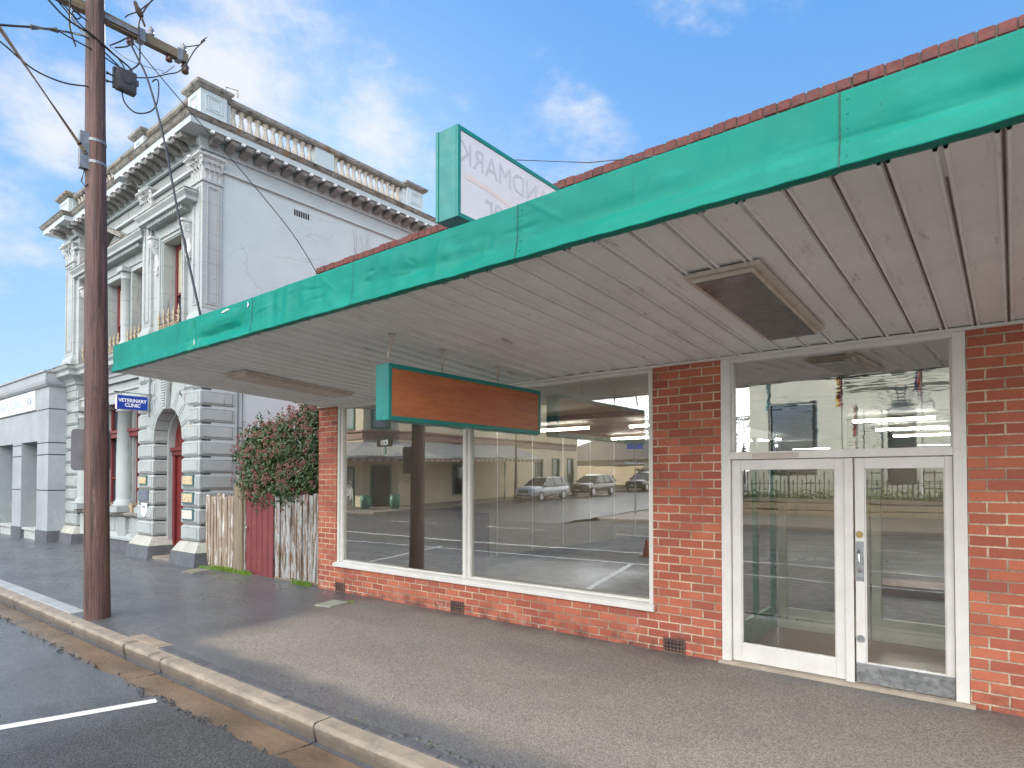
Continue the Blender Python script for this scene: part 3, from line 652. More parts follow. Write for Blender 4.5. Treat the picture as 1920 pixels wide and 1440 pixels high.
# inner lobby: green glazed side screen and cream inner doors
v = MB(); v.frame(6.32, 7.70, .168, 2.45, .09, -2.235, -2.19, axis='y', wb=.27); v.box(-2.236, -2.189, 6.98, 7.06, .438, 2.36); v.build('lobby_screen', GREENP, shop, bevel=.003)
v = MB(); v.frame(-2.18, -1.235, .168, 2.35, .09, 7.74, 7.785, wb=.24); v.frame(-1.215, -.25, .168, 2.35, .09, 7.74, 7.785, wb=.24); v.build('inner_door', CREAM, shop, bevel=.003)
v = MB(); v.box(-.22, -.18, 6.3, 7.74, .168, 3.0); v.build('lobby_wall', WALLIN, shop)
# desk-like plinth of old carpet tiles deep in the shop
MB().box(-2.2, 1.6, 11.0, 11.8, .161, .30).build('low_plinth', mat('tan boards', (.28, .14, .07), None, 3, .5, 0), shop)
# fluorescent battens (lit)
TUBE = emit_mat('lit fluorescent tube', (1, .99, .93), 28.0)
def batten(x0, x1, y, z, lit=True, label=None):
    c = ((x0+x1)/2, y, z)
    t = thing('fluorescent_light', c, label, 'ceiling light', 'fluorescent lights inside the shop')
    MB().box(x0-.03, x1+.03, y-.03, y+.03, z+.028, z+.075).build('batten_body', FITTING, t)
    if lit: MB().cyl(c, .02, x1-x0, 'x', 10).build('tube', TUBE, t)
    else: MB().box(x0, x1, y-.10, y+.10, z-.03, z+.027).build('shade', FITTING, t)
    return t
LWIN = 'lit fluorescent tube seen through the large shop window, %s'
batten(-7.75, -6.52, 10.55, 2.92, label=LWIN % 'just right of the hanging timber sign')
batten(-7.85, -6.7, 13.8, 2.92, label=LWIN % 'lowest of the three')
batten(-5.75, -4.6, 10.8, 2.92, label=LWIN % 'highest and cut by the right frame')
for y_, w_ in ((12.35, 'highest in the pane'), (14.7, 'second from the top'), (17.05, 'third from the top'), (19.4, 'fourth from the top'), (21.7, 'lowest and faintest')):
    batten(-2.2, -1.0, y_, 2.92, label='lit fluorescent tube over the glazed doors at the right, '+w_)
for y_, w_ in ((16.6, 'upper'), (19.7, 'middle'), (22.0, 'lower')):
    batten(-5.7, -4.6, y_, 2.92, label='lit fluorescent tube at left behind the pane over the doors, %s one' % w_)
t = batten(-4.1, -2.7, 7.55, 2.86, False, 'unlit grey hooded light hung at the top right of the shop window')
for xx in (-3.9, -2.9): MB().tube([(xx, 7.55, 2.92), (xx, 7.55, 3.12)], .006, 5).build('suspension_rod', FITTING, t)

# ---- awning
aw = MB().box(-8.90, 4.45, 3.10, 6.05, 3.40, 3.43).build('awning', GALV, shop)
def soffit_z(y): return 3.275+(3.105-3.275)*(y-3.07)/(6.05-3.07)
b = MB(); prof = []; x = -8.92; P0 = .203
while x < 4.4:     # flat pans between narrow folded ribs
    prof += [(x, 0), (x+.146, 0), (x+.150, -.016), (x+.163, -.018), (x+.169, .004), (x+.181, .004), (x+.187, -.018), (x+.199, -.016)]
    x += P0
rows = [3.075, 3.6, 4.3, 5.0, 5.6, 6.058]; kk = len(prof)
for ri, y in enumerate(rows):
    for j, (px_, dz) in enumerate(prof):
        sag = .004*sin(px_*2.3+y*1.7)+(.006*sin(px_*7.1) if ri == 0 else 0)
        b.v.append((px_, y, soffit_z(y)+dz+sag))
for i in range(len(rows)-1):
    for j in range(kk-1): b.f.append((i*kk+j, i*kk+j+1, (i+1)*kk+j+1, (i+1)*kk+j)); b.sm.append(False)
b.build('soffit', SOFFIT, aw)
jm = MB(); x = -8.92
while x < 4.2:
    vs = []
    for y in rows: vs += [(x+.1700, y, soffit_z(y)+.0015), (x+.1800, y, soffit_z(y)+.0015)]
    jm.add([(p[0], p[1], p[2]+.004*sin(p[0]*2.3+p[1]*1.7)) for p in vs], [(2*i, 2*i+1, 2*i+3, 2*i+2) for i in range(len(rows)-1)]); x += P0
jm.build('soffit_joint', mat('brown joint grime', (.13, .10, .08), (.24, .19, .16), 3, .8, 0), aw)
MB().box(-8.92, 4.4, 6.018, 6.058, 3.072, 3.098).build('edge_trim', WHITE, aw, bevel=.004)
# fascia: dented sheet metal, one sheet per joint
joints_f = [-8.94, -7.10, -5.55, -4.03, -2.39, -.58, 1.25, 3.05, 4.45]
dents = [(-6.75, 3.40, .05, .20, -.028), (-6.35, 3.36, .22, .05, -.034), (-5.95, 3.37, .20, .05, -.030), (-6.1, 3.50, .35, .05, .012), (-5.75, 3.45, .10, .10, -.02), (-5.2, 3.48, .06, .14, -.018), (-4.95, 3.44, .05, .16, .014),
         (-3.75, 3.45, .12, .10, -.012), (-3.3, 3.40, .18, .05, -.014), (-3.05, 3.45, .10, .12, .01), (-2.75, 3.38, .16, .06, -.012), (-1.7, 3.40, .5, .05, -.010), (-.9, 3.36, .4, .04, .008), (.05, 3.40, .5, .05, -.014), (-4.5, 3.38, .3, .06, .012)]
rr = random.Random(11)
crk = [(rr.uniform(-6.9, -2.5), rr.uniform(3.32, 3.5), rr.uniform(.03, .10), rr.uniform(.02, .07), rr.uniform(-.009, .007)) for _ in range(60)]
SEAM = mat('dark green seam', (.002, .045, .035), None, 8, .6, 0)
creases = []
for _ in range(46):
    cx_, cz_ = rr.uniform(-7.0, -2.2), rr.uniform(3.30, 3.56); an = rr.choice((0, 0, .12, -.1, 1.57, 1.4, .7, -.6)); creases.append((cx_, cz_, cos(an), sin(an), rr.uniform(.05, .24), rr.uniform(.012, .030), rr.uniform(-.008, .007)))
for _ in range(12): creases.append((rr.uniform(-2, 1.2), rr.uniform(3.33, 3.42), 1, rr.uniform(-.05, .05), rr.uniform(.2, .6), rr.uniform(.012, .03), rr.uniform(-.006, .004)))
def fas_y(x, z, si):
    y = 3.03+.012*((z-3.28)/.33)          # leans back a little
    low = max(0, (3.385-z)/.11)
    y -= .020*low**1.3                      # flared lower lip
    for dx, dz, sx, sz, a in dents+crk:
        if abs(x-dx) < 3*sx: y -= a*math.exp(-((x-dx)/sx)**2-((z-dz)/sz)**2)
    for dx, dz, ux, uz, ln, w, a in creases:       # sharp folds
        if abs(x-dx) > ln+w: continue
        al = (x-dx)*ux+(z-dz)*uz; pe = -(x-dx)*uz+(z-dz)*ux
        if abs(al) < ln and abs(pe) < w: y -= a*(1-abs(pe)/w)*(1-(al/ln)**2)
    return y+.0025*sin(x*3.1+si)
for si, (a, c) in enumerate(zip(joints_f, joints_f[1:])):
    b = MB(); n = max(4, int((c-a)/.016)); zs = [3.262+.0103*q for q in range(35)]; m_ = len(zs)
    for i in range(n+1):
        x = a+(c+.012-a)*i/n
        lip = .0016*sin(x*9)+.0012*sin(x*31+1)+.002*max(0, sin(x*2.7+1))**6
        tilt = -.0025*(si % 2)
        b.v.append((x, 3.070, 3.262+lip)); b.v.append((x, 3.045, 3.257+lip))
        for z in zs: b.v.append((x, fas_y(x, z, si)+tilt, z+(lip if z < 3.30 else 0)+(.003*sin(x*1.7+si) if z > 3.55 else 0)))
        b.v.append((x, 3.06+.03, 3.616+.003*sin(x*1.7+si)))
    k = m_+3
    for i in range(n):
        for j in range(k-1): b.f.append((i*k+j, (i+1)*k+j, (i+1)*k+j+1, i*k+j+1)); b.sm.append(1 < j < k-2)
    if si == 0:     # return on the free end of the awning
        b.box(-8.965, -8.94, 3.04, 6.04, 3.27, 3.61)
    f_ = b.build('fascia_sheet', FASCIA, aw)
    if si:
        sv = []
        for z in zs: sv += [(a-.003, fas_y(a, z, si)-.0035, z), (a+.003, fas_y(a, z, si)-.0035, z)]
        MB().add(sv, [(2*q, 2*q+1, 2*q+3, 2*q+2) for q in range(len(zs)-1)]).build('sheet_seam', SEAM, f_)
    for q in range(5):
        if si: MB().cyl((a+.03, fas_y(a+.03, 3.31+q*.065, si)-.002, 3.31+q*.065), .0045, .006, 'y', 8).build('rivet', FASCIA, f_)
# white-torn patches where the sheet has split
TORN = mat('torn sheet edge', (.62, .66, .64), (.3, .4, .37), 20, .6, .2, 60)
tp = MB()
for (xx, zz, w, hh) in [(-6.05, 3.565, .20, .014), (-5.62, 3.552, .035, .03), (-6.72, 3.345, .03, .05)]:
    y = fas_y(xx, zz, 1)-.008
    tp.add([(xx-w/2, y, zz-hh*.2), (xx-w*.1, y-.006, zz-hh), (xx+w/2, y, zz-hh*.1), (xx+w*.3, y-.010, zz+hh), (xx-w*.2, y-.004, zz+hh*.7)], [(0, 1, 2, 3, 4)])
tp.build('torn_edge', TORN, aw)
# ---- lights on the soffit
def soffit_light(x0, x1, y0, y1, label, diff):
    c = ((x0+x1)/2, (y0+y1)/2); z = soffit_z(c[1]); sl = (soffit_z(y1)-soffit_z(y0))/(y1-y0)
    t = thing('soffit_light', (c[0], c[1], z), label, 'light fitting', 'light fittings under the awning')
    def sk(m): m.v = [(p[0], p[1], p[2]+soffit_z(p[1])) for p in m.v]; return m
    m = MB(); m.box(x0-.05, x1+.05, y0-.04, y1+.02, -.014, -.040); m.box(x0-.005, x1+.005, y0-.012, y1+.005, -.041, -.066); sk(m).build('housing', FITTING, t, bevel=.004)
    m = MB(); m.box(x0+.014, x1-.014, y0+.012, y1-.014, -.0665, -.072); sk(m).build('diffuser', diff, t)
    return t
soffit_light(-7.62, -7.22, 3.88, 5.42, 'long narrow unlit light near the free left end of the awning soffit', FITTING)
soffit_light(-1.60, -1.22, 3.86, 5.45, 'unlit light with dark brown diffuser on the soffit above the doors', DIFFUSER)
# ---- hanging sign
hs = thing('hanging_sign', (-4.4, 4.8, 2.44), 'blank brown timber sign in a teal metal box hanging from the awning soffit', 'sign')
X0, X1, Y0, Y1, Z0, Z1 = -4.52, -4.34, 3.66, 5.96, 2.435, 2.945
m = MB(); m.box(X0, X1-.012, Y0, Y1, Z0, Z1)
m.frame(Y0, Y1, Z0, Z1, .040, X1-.0115, X1, axis='y'); m.build('sign_box', TEAL, hs, bevel=.004)
MB().box(X1-.0114, X1-.004, Y0+.041, Y1-.041, Z0+.041, Z1-.041).build('timber_panel', PANEL, hs)
for y_, bend in ((3.74, .05), (4.42, 0), (5.28, 0)):
    zt = soffit_z(y_); m = MB()
    m.tube([(-4.43, y_, Z1-.005), (-4.43, y_-bend*.3, Z1+.10), (-4.43, y_+bend*.3, Z1+.16), (-4.43, y_+bend*.8, zt-.006)], .011, 8)
    m.cyl((-4.43, y_+bend*.8, zt-.010), .034, .012, 'z', 14); m.build('hanger_rod', FITTING, hs)
# ---- roof sign above the awning
rs = thing('roof_sign', (-3.3, 4.7, 3.62), 'white box sign in a teal casing with faded mirrored lettering, standing above the awning', 'sign')
X0, X1, Y0, Y1, Z0, Z1 = -3.42, -3.20, 3.35, 5.95, 3.86, 4.555
m = MB(); m.box(X0, X1-.02, Y0, Y1, Z0, Z1); m.frame(Y0, Y1, Z0, Z1, .035, X1-.0195, X1, axis='y'); m.box(X0-.008, X0+.02, Y0-.008, Y0, Z0, Z1+.004); m.build('casing', TEAL, rs, bevel=.004)
MB().box(X1-.0194, X1-.006, Y0+.036, Y1-.036, Z0+.036, Z1-.036).build('sign_face', SIGNWHITE, rs)
# lettering shows through reversed: text x runs towards -y on the +x face
T = basis((X1-.0048, 4.0, 4.36), (0, -1, 0), (0, 0, 1))
text_mesh('LANDMARK', .235, T, .0004, 0, 1.0, 1.0).build('lettering', FADED, rs)
text_mesh('er', .26, basis((X1-.0048, 3.78, 4.06), (0, -1, 0), (0, 0, 1)), .0004, .003, 1.0).build('small_lettering', FADED, rs)
m = MB(); pts = [(3.43+.06*i, 4.195+.02*sin(i*.25)-.0011*(i*3)**1.25) for i in range(18)]
vs = []
for i, (y, z) in enumerate(pts): w = .020*(1-i/17.0)+.004; vs += [(X1-.0047, y, z-w), (X1-.0047, y, z+w)]
m.add(vs, [(2*i, 2*i+2, 2*i+3, 2*i+1) for i in range(len(pts)-1)]); m.build('orange_stroke', FADEDO, rs)
for y_ in (3.6, 5.6): MB().box(-3.34, -3.28, y_-.03, y_+.03, 3.43, 3.80).build('sign_leg', GALV, rs)
w = MB().tube([(-3.25, 3.98, 4.55), (-2.9, 4.7, 4.70), (-2.2, 5.9, 5.06+.02), (-2.1, 6.03, 5.30)], .005, 5).build('stay_wire', CABLE2, None, origin=(-2.1, 6.03, 5.30)); tag(w, 'thin stay wire from the roof sign to the brick parapet', 'wire')

# ================================================================== THE OLD BANK BUILDING
bank = thing('bank_building', (-17.3, 6.05, .1), 'ornate two storey Victorian bank painted pale grey with balustrade, arched doorway and maroon windows', 'building')
BX0, BX1, PY, BY1 = -21.55, -13.10, 6.05, 12.30
# --- walls
b = MB()
b.holed(PY+.25, BY1, .1, 9.3, BX1-.03, -.25, [], axis='y')        # side wall (faces the shop)
b.build('side_wall', BANK, bank)
b = MB()
b.holed(-16.25, BX1-.031, 4.4, 9.0, PY+.06, .24, [(-14.95, -14.03, 5.2, 7.25)])
b.holed(-20.6, -16.255, 4.4, 9.0, PY+.25, .25, [(-20.45, -19.6, 5.2, 7.12), (-18.92, -17.92, 5.2, 7.12), (-17.22, -16.40, 5.2, 7.12)])
b.holed(-21.50, -20.61, 4.4, 9.0, PY+.06, .24)
b.holed(-20.35, -16.255, .1, 4.395, PY+.25, .25, [(-20.2, -19.3, 1.05, 3.9), (-18.9, -17.6, 1.05, 3.9), (-17.2, -16.4, 1.05, 3.9)])
b.box(-21.52, -21.30, 6.4, BY1, .1, 9.0); b.box(-21.3, -13.4, BY1-.25, BY1-.01, .1, 9.0)
b.build('front_wall', BANKW, bank)
MB().box(-21.3, -13.4, 6.6, BY1-.3, 9.0, 9.2).build('roof', GRIMY, bank)
# --- rusticated ground floor piers
CO = .355; Z0 = .60
FLAKE = mat('flaking base moulding', (.42, .415, .365), (.34, .335, .29), 5, .7, .35, 40, .006, [((.10, .09, .07), 7, .60, .68), ((.50, .36, .2), 6, .68, .74)])
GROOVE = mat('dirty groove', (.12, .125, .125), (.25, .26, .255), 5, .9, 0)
def pier(x0, x1, y1, side=False):
    b = MB(); pl = MB(); pg = MB(); gv = MB()
    for k in range(11):
        z0 = Z0+k*CO
        b.rust(x0, x1, PY, y1, z0+.012, z0+CO-.012, .035)
        xm0, xm1 = x0+.10, x1-.10
        b.box(xm0, xm1, PY-.010, PY+.01, z0+.07, z0+CO-.07)
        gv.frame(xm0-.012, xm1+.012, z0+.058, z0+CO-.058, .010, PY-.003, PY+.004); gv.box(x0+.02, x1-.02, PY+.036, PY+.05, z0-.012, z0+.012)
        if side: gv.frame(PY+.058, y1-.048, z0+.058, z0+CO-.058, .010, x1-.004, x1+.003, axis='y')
        if side: b.box(x1-.01, x1+.010, PY+.07, y1-.06, z0+.07, z0+CO-.07)
    pl.stack([(x0-.14, x1+.14, PY-.14, y1+.02, .40), (x0-.12, x1+.12, PY-.12, y1+.01, .43), (x0-.05, x1+.05, PY-.05, y1, .55), (x0-.01, x1+.01, PY-.01, y1, .60)])
    pg.stack([(x0-.19, x1+.19, PY-.20, y1+.03, -.05), (x0-.15, x1+.15, PY-.15, y1+.02, .395)])
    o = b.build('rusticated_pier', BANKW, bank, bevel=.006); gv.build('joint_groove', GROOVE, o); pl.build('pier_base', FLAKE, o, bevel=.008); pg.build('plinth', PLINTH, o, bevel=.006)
pier(-13.92, BX1, 6.79, True); pier(-16.23, -15.36, 6.75, True); pier(BX0, -20.40, 6.6)
# --- arched doorway
AX, AR, AZ = -14.64, .72, 2.78
def arch_ring(mb, r0, r1, y0, y1, cx, cz, a0=0, a1=pi, n=24):
    vs = []
    for i in range(n+1):
        a = a0+(a1-a0)*i/n
        for r, y in ((r0, y0), (r1, y0), (r1, y1), (r0, y1)): vs.append((cx+r*cos(a), y, cz+r*sin(a)))
    fs = [(4*i+j, 4*i+(j+1) % 4, 4*i+4+(j+1) % 4, 4*i+4+j) for i in range(n) for j in range(4)]+[(0, 3, 2, 1), (4*n, 4*n+1, 4*n+2, 4*n+3)]
    mb.add(vs, fs)
v = MB(); nv = 9
for i in range(nv):
    a0 = pi*i/nv; a1 = pi*(i+1)/nv; g_ = .012
    r1 = 1.12+(.10 if i % 2 else 0)
    if i == nv//2: continue
    for rr0, rr1, ya, c_ in ((AR, r1, PY, .0),):
        poly = [(AX+r*cos(a), AZ+r*sin(a)) for r, a in ((rr0, a0+g_), (rr1, a0+g_*.6), (rr1, (a0+a1)/2), (rr1, a1-g_*.6), (rr0, a1-g_), (rr0, (a0+a1)/2))]
        v.prism(poly, 'y', PY-.005, PY+.30)
        am = (a0+a1)/2; poly = [(AX+r*cos(a), AZ+r*sin(a)) for r, a in ((rr0+.07, a0+.07), (rr1-.07, a0+.05), (rr1-.07, a1-.05), (rr0+.07, a1-.07))]
        v.prism(poly, 'y', PY-.016, PY)
# keystone, tapered with a vermiculated face
v.prism([(AX-.10, AZ+AR-.04), (AX+.10, AZ+AR-.04), (AX+.19, AZ+AR+.95), (AX-.19, AZ+AR+.95)], 'y', PY-.09, PY+.30)
for i in range(15):
    z = AZ+AR+.02+i*.058; w = .07+.09*i/15
    v.add([(AX-w, PY-.092, z), (AX+w, PY-.092, z), (AX+w*.95, PY-.112, z+.022), (AX-w*.95, PY-.112, z+.018), (AX-w, PY-.092, z+.040), (AX+w, PY-.092, z+.044)], [(0, 1, 2, 3), (3, 2, 5, 4)])
# spandrel fill above springing
for sgn in (-1, 1):
    pts = [(AX+sgn*1.16*cos(a), AZ+1.16*sin(a)) for a in [pi/2*i/10 for i in range(11)]]
    poly = [(AX+sgn*1.17, AZ)]+pts[1:]+[(AX, AZ+1.6), (AX+sgn*1.17, AZ+1.6)]
    v.prism(poly, 'y', PY+.02, PY+.28)
v.build('arch_voussoirs', BANKW, bank, bevel=.008)
m = MB(); arch_ring(m, AR-.07, AR+.02, PY+.301, 6.52, AX, AZ); m.box(AX-AR-.02, AX-AR+.07, PY+.301, 6.52, .42, AZ); m.box(AX+AR-.07, AX+AR+.02, PY+.301, 6.52, .42, AZ); m.build('door_reveal', BANKW, bank)
m = MB(); m.box(AX-AR, AX+AR, 6.50, 6.56, .2, AZ+.08); arch_ring(m, .05, AR-.05, 6.50, 6.56, AX, AZ+.08)
d_ = m.build('door', REDT, bank)
m = MB(); m.box(AX-AR+.07, AX+AR-.07, 6.42, 6.499, AZ-.32, AZ-.22); m.box(AX-AR+.07, AX+AR-.07, 6.38, 6.499, AZ-.219, AZ-.14); m.box(AX-AR+.07, AX-AR+.17, 6.44, 6.499, .2, AZ-.321); m.box(AX+AR-.17, AX+AR-.07, 6.44, 6.499, .2, AZ-.321); m.build('door_case', REDT, d_, bevel=.01)
MB().box(AX-.74, AX+.74, 5.98, 6.85, -.02, .185).build('doorstep', mat('worn doorstep', (.27, .23, .18), (.18, .155, .13), 4, .8, .4, 60), bank)
# --- ground floor window bay: pedestal, sill, columns, sashes
m = MB(); m.box(-20.35, -16.3, PY+.16, PY+.245, .40, .98)
for xx in (-20.15, -19.1, -17.42, -16.6): m.box(xx-.24, xx+.24, PY+.08, PY+.16, .40, .98)
m.sweep([(-20.40, PY+.16), (-16.24, PY+.16)], [(0, .40), (.10, .40), (.10, .46), (.04, .56), (0, .58)])
for xx in (-18.25, -16.95, -19.62): m.frame(xx-.30, xx+.20, .60, .92, .05, PY+.145, PY+.16)
m.build('window_pedestal', BANKW, bank, bevel=.006)
MB().sweep([(-20.40, PY+.16), (-16.24, PY+.16)], [(0, .95), (.06, .96), (.16, 1.02), (.18, 1.06), (.18, 1.08), (0, 1.10)]).build('window_ledge', GRIMY, bank)
MB().box(-20.4, -16.3, PY+.1, PY+.24, .0, .398).build('bay_plinth', PLINTH, bank)
def column(x, y, z0, z1, r, nm='column'):
    m = MB(); m.box(x-r*1.45, x+r*1.45, y-r*1.45, y+r*1.45, z0, z0+.14)
    H = z1-z0
    m.lathe([(r*1.4, .14), (r*1.42, .18), (r*1.2, .21), (r*1.25, .25), (r*1.02, .29), (r, .34), (r*.98, H*.5), (r*.86, H-.30), (r*1.05, H-.29), (r*1.05, H-.26), (r*.9, H-.25), (r*1.2, H-.12)], (x, y, z0), 20)
    m.box(x-r*1.4, x+r*1.4, y-r*1.4, y+r*1.4, z1-.119, z1); m.build(nm, BANKW, bank)
for xx in (-20.20, -19.1, -17.42): column(xx, PY+.16, 1.10, 3.90, .20)
column(-17.42+1.10, PY+.20, 1.10, 3.90, .12)
m = MB(); m.sweep([(-20.40, PY+.10), (-16.24, PY+.10)], [(0, 3.90), (.02, 3.90), (.02, 4.10), (.06, 4.12), (.06, 4.16), (0, 4.2)]); m.build('window_lintel', BANKW, bank)
def sash(x0, x1, z0, z1, y, blind=True, name='window', arch=False, trans=None):
    m = MB(); m.frame(x0, x1, z0, z1, .075, y, y+.07); zm = z0+(z1-z0)*.47
    if trans: m.box(x0-.05, x1+.05, y-.16, y+.01, trans, trans+.12); m.box(x0-.05, x1+.05, y-.20, y+.01, trans+.12, trans+.19)
    zt = trans if trans else z1
    zm = z0+(zt-z0)*.45
    m.box(x0+.075, x1-.075, y+.005, y+.06, zm-.03, zm+.03)
    w = m.build(name, REDT, bank, bevel=.006)
    MB().add([(x0+.07, y+.045, z0+.07), (x1-.07, y+.045, z0+.07), (x1-.07, y+.045, z1-.07), (x0+.07, y+.045, z1-.07)], [(0, 1, 2, 3)]).build('pane', DARKG, w)
    if blind: MB().add([(x0+.08, y+.035, zm+.03), (x1-.08, y+.035, zm+.03), (x1-.08, y+.035, zt-.075), (x0+.08, y+.035, zt-.075)], [(0, 1, 2, 3)]).build('blind', BLIND, w)
    return w
for x0, x1 in ((-20.2, -19.3), (-18.9, -17.6), (-17.2, -16.4)): sash(x0, x1, 1.10, 3.9, PY+.33, False, trans=2.98)
m = MB()       # little ivory brackets on the ledge
for xx in (-18.45, -17.78, -16.85): m.box(xx-.05, xx+.05, PY+.08, PY+.22, 1.101, 1.32); m.box(xx-.25, xx+.05, PY+.12, PY+.16, 1.22, 1.26)
build_each(m, 'ledge_rail', IVORY, bank)
# --- first floor string cornice following the breaks of the front
PATH1 = [(BX0, 8.5), (BX0, PY), (-20.45, PY), (-20.45, PY+.20), (-16.24, PY+.20), (-16.24, PY), (BX1, PY), (BX1, PY+.80)]
MB().sweep(PATH1, [(0, 4.42), (.03, 4.42), (.03, 4.55), (.08, 4.58), (.08, 4.64), (.14, 4.72), (.30, 4.80), (.30, 4.90), (.36, 4.96), (.38, 5.02), (.05, 5.08), (0, 5.08)]).build('string_cornice', BANKW, bank)
MB().sweep(PATH1, [(.02, 5.082), (.37, 5.028), (.385, 5.06), (.03, 5.115), (.0, 5.115)]).build('cornice_capping', GRIMY, bank)
# --- upper pilasters with leafy capitals
CAPM = mat('capital plaster', (.58, .60, .59), (.45, .46, .45), 9, .7, .5, 35, .01, [((.09, .085, .08), 14, .62, .70)])
def capital(x0, x1, y0, y1, z0, z1):
    m = MB(); h = z1-z0; cx, cy = (x0+x1)/2, (y0+y1)/2
    m.stack([(x0, x1, y0, y1, z0), (x0-.01, x1+.01, y0-.01, y1, z0+h*.5), (x0-.07, x1+.07, y0-.07, y1, z1-.07)])
    m.stack([(x0-.07, x1+.07, y0-.07, y1, z1-.069), (x0-.14, x1+.14, y0-.14, y1, z1-.03), (x0-.14, x1+.14, y0-.14, y1, z1)])
    w = x1-x0; n = 4
    def leaf(px, py, dx, dy, lz, lh):      # curling acanthus leaf
        pts = [(0, 0), (.012, .4), (.03, .75), (.075, 1.0), (.10, .93)]
        lw = .052; vs = []
        for o, t in pts:
            for s_ in (-1, 0, 1):
                ww = lw*(1-.5*abs(t-.5))*s_; bulge = .014*(1-abs(s_))
                vs.append((px+dx*(o+bulge)-dy*ww, py+dy*(o+bulge)+dx*ww, lz+t*lh))
        m.add(vs, [(3*i+j, 3*i+j+1, 3*i+j+4, 3*i+j+3) for i in range(4) for j in range(2)], True)
    for r_, lz, lh in ((0, z0+.01, h*.38), (1, z0+h*.28, h*.42)):
        for i in range(n-(r_ and 1)):
            t = (i+.5+.5*r_)/n
            leaf(x0+w*t, y0-.005, 0, -1, lz, lh)
            if y1-y0 > .3: leaf(x1+.005, y0+(y1-y0)*t, 1, 0, lz, lh)
    # corner volutes
    for sx in (x0, x1):
        s_ = -1 if sx == x0 else 1
        pts = [(sx+s_*(.06+.075*cos(a)*(1-a/14)), y0-.05-.02*sin(a), z1-.12+.075*sin(a)*(1-a/14)) for a in [i*.55 for i in range(20)]]
        m.tube(pts, .020, 6)
        m.tube([(cx+s_*.05, y0-.03, z0+h*.45), (cx+s_*.10, y0-.06, z0+h*.70), (sx-s_*.02, y0-.07, z1-.07)], .016, 6)
    m.lathe([(.0, -.05), (.06, -.03), (.06, .03), (0, .05)], (cx, y0-.15, z1-.045), 8)
    m.build('capital', CAPM, bank)
def pilaster(x0, x1, y0, y1, z0=5.115, z1=8.17, side=False):
    m = MB(); m.box(x0-.08, x1+.08, y0-.08, y1, z0, z0+.16); m.stack([(x0-.07, x1+.07, y0-.07, y1, z0+.161), (x0-.06, x1+.06, y0-.06, y1, z0+.22), (x0-.02, x1+.02, y0-.02, y1, z0+.30), (x0, x1, y0, y1, z0+.34)])
    m.box(x0, x1, y0, y1, z0+.341, z1)
    fz0, fz1 = z0+.45, z1-.12; w = min(.09, (x1-x0)*.22)
    m.frame(x0+w, x1-w, fz0, fz1, .03, y0-.016, y0); m.frame(x0+w+.05, x1-w-.05, fz0+.05, fz1-.05, .012, y0-.010, y0)
    if side: m.frame(y0+w, y1-w+.02, fz0, fz1, .03, x1, x1+.016, axis='y'); m.frame(y0+w+.05, y1-w-.03, fz0+.05, fz1-.05, .012, x1, x1+.010, axis='y')
    m.box(x0-.03, x1+.03, y0-.03, y1, z1-.05, z1)
    m.build('pilaster', BANKW, bank, bevel=.004)
    capital(x0, x1, y0, y1, z1+.001, 8.66)
pilaster(-13.55, BX1+.02, PY, PY+.42, side=True); pilaster(-16.05, -15.60, PY, PY+.3); pilaster(BX0, -20.85, PY, PY+.4)
# --- upper windows
def architrave(x0, x1, z1, y):
    m = MB(); m.frame(x0-.16, x1+.16, 5.115, z1+.16, .16, y-.05, y, wb=0, wt=.16); m.frame(x0-.17, x1+.17, 5.115, z1+.17, .05, y-.08, y-.051, wb=0, wt=.05); m.frame(x0-.06, x1+.06, 5.115, z1+.06, .03, y-.07, y-.0505, wb=0, wt=.03)
    m.build('architrave', BANKW, bank)
def hood(x0, x1, z, y, dent, nm='window_hood'):
    MB().sweep([(x0, y+.1), (x0, y), (x1, y), (x1, y+.1)], [(0, z-.42), (.03, z-.42), (.03, z-.16), (.08, z-.12), (.16, z-.10), (.30, z-.09), (.30, z-.02), (.36, z+.06), (.36, z+.09), (0, z+.14)]).build(nm, BANKW, bank)
    m = MB().sweep([(x0, y+.1), (x0, y), (x1, y), (x1, y+.1)], [(.02, z+.139), (.355, z+.092), (.37, z+.12), (.02, z+.17)]); m.build('hood_capping', GRIMY, bank)
    m = MB(); n = int((x1-x0)/dent)
    for i in range(n): xx = x0+.02+i*(x1-x0-.04)/n; m.box(xx, xx+dent*.55, y-.24, y-.02, z-.19, z-.105)
    m.build('dentils', BANKW, bank)
def console(x, y, z0, z1):
    m = MB(); H = z1-z0; w = .075
    prof = [(0, 0), (.05, .02), (.08, .10), (.06, .18), (.05, .35), (.08, .55), (.16, .72), (.22, .86), (.22, .96), (.16, 1.0), (0, 1.0)]
    m.prism([(y-o, z0+t*H) for o, t in prof], 'x', x-w, x+w)
    for s_ in (-1, 1):
        xx = x+s_*w
        m.tube([(xx, y-.13+.085*cos(a)*(1-a/13), z1-.15+.10*sin(a)*(1-a/13)) for a in [i*.5 for i in range(20)]], .014, 5)
        m.tube([(xx, y-.06+.03*cos(a), z0+.10+.05*sin(a)) for a in [i*.6 for i in range(10)]], .012, 5)
    m.box(x-w-.02, x+w+.02, y-.24, y, z1, z1+.05); m.lathe([(0, -.06), (.035, -.03), (.035, .02), (0, .04)], (x, y-.07, z0-.02), 8)
    m.build('console_bracket', CAPM, bank)
yr = PY+.06
architrave(-14.95, -14.03, 7.25, yr); sash(-14.93, -14.05, 5.2, 7.22, yr+.20)
hood(-15.42, -13.60, 7.83, yr, .085); console(-15.28, yr, 6.62, 7.38); console(-13.70, yr, 6.62, 7.38)
yc = PY+.25
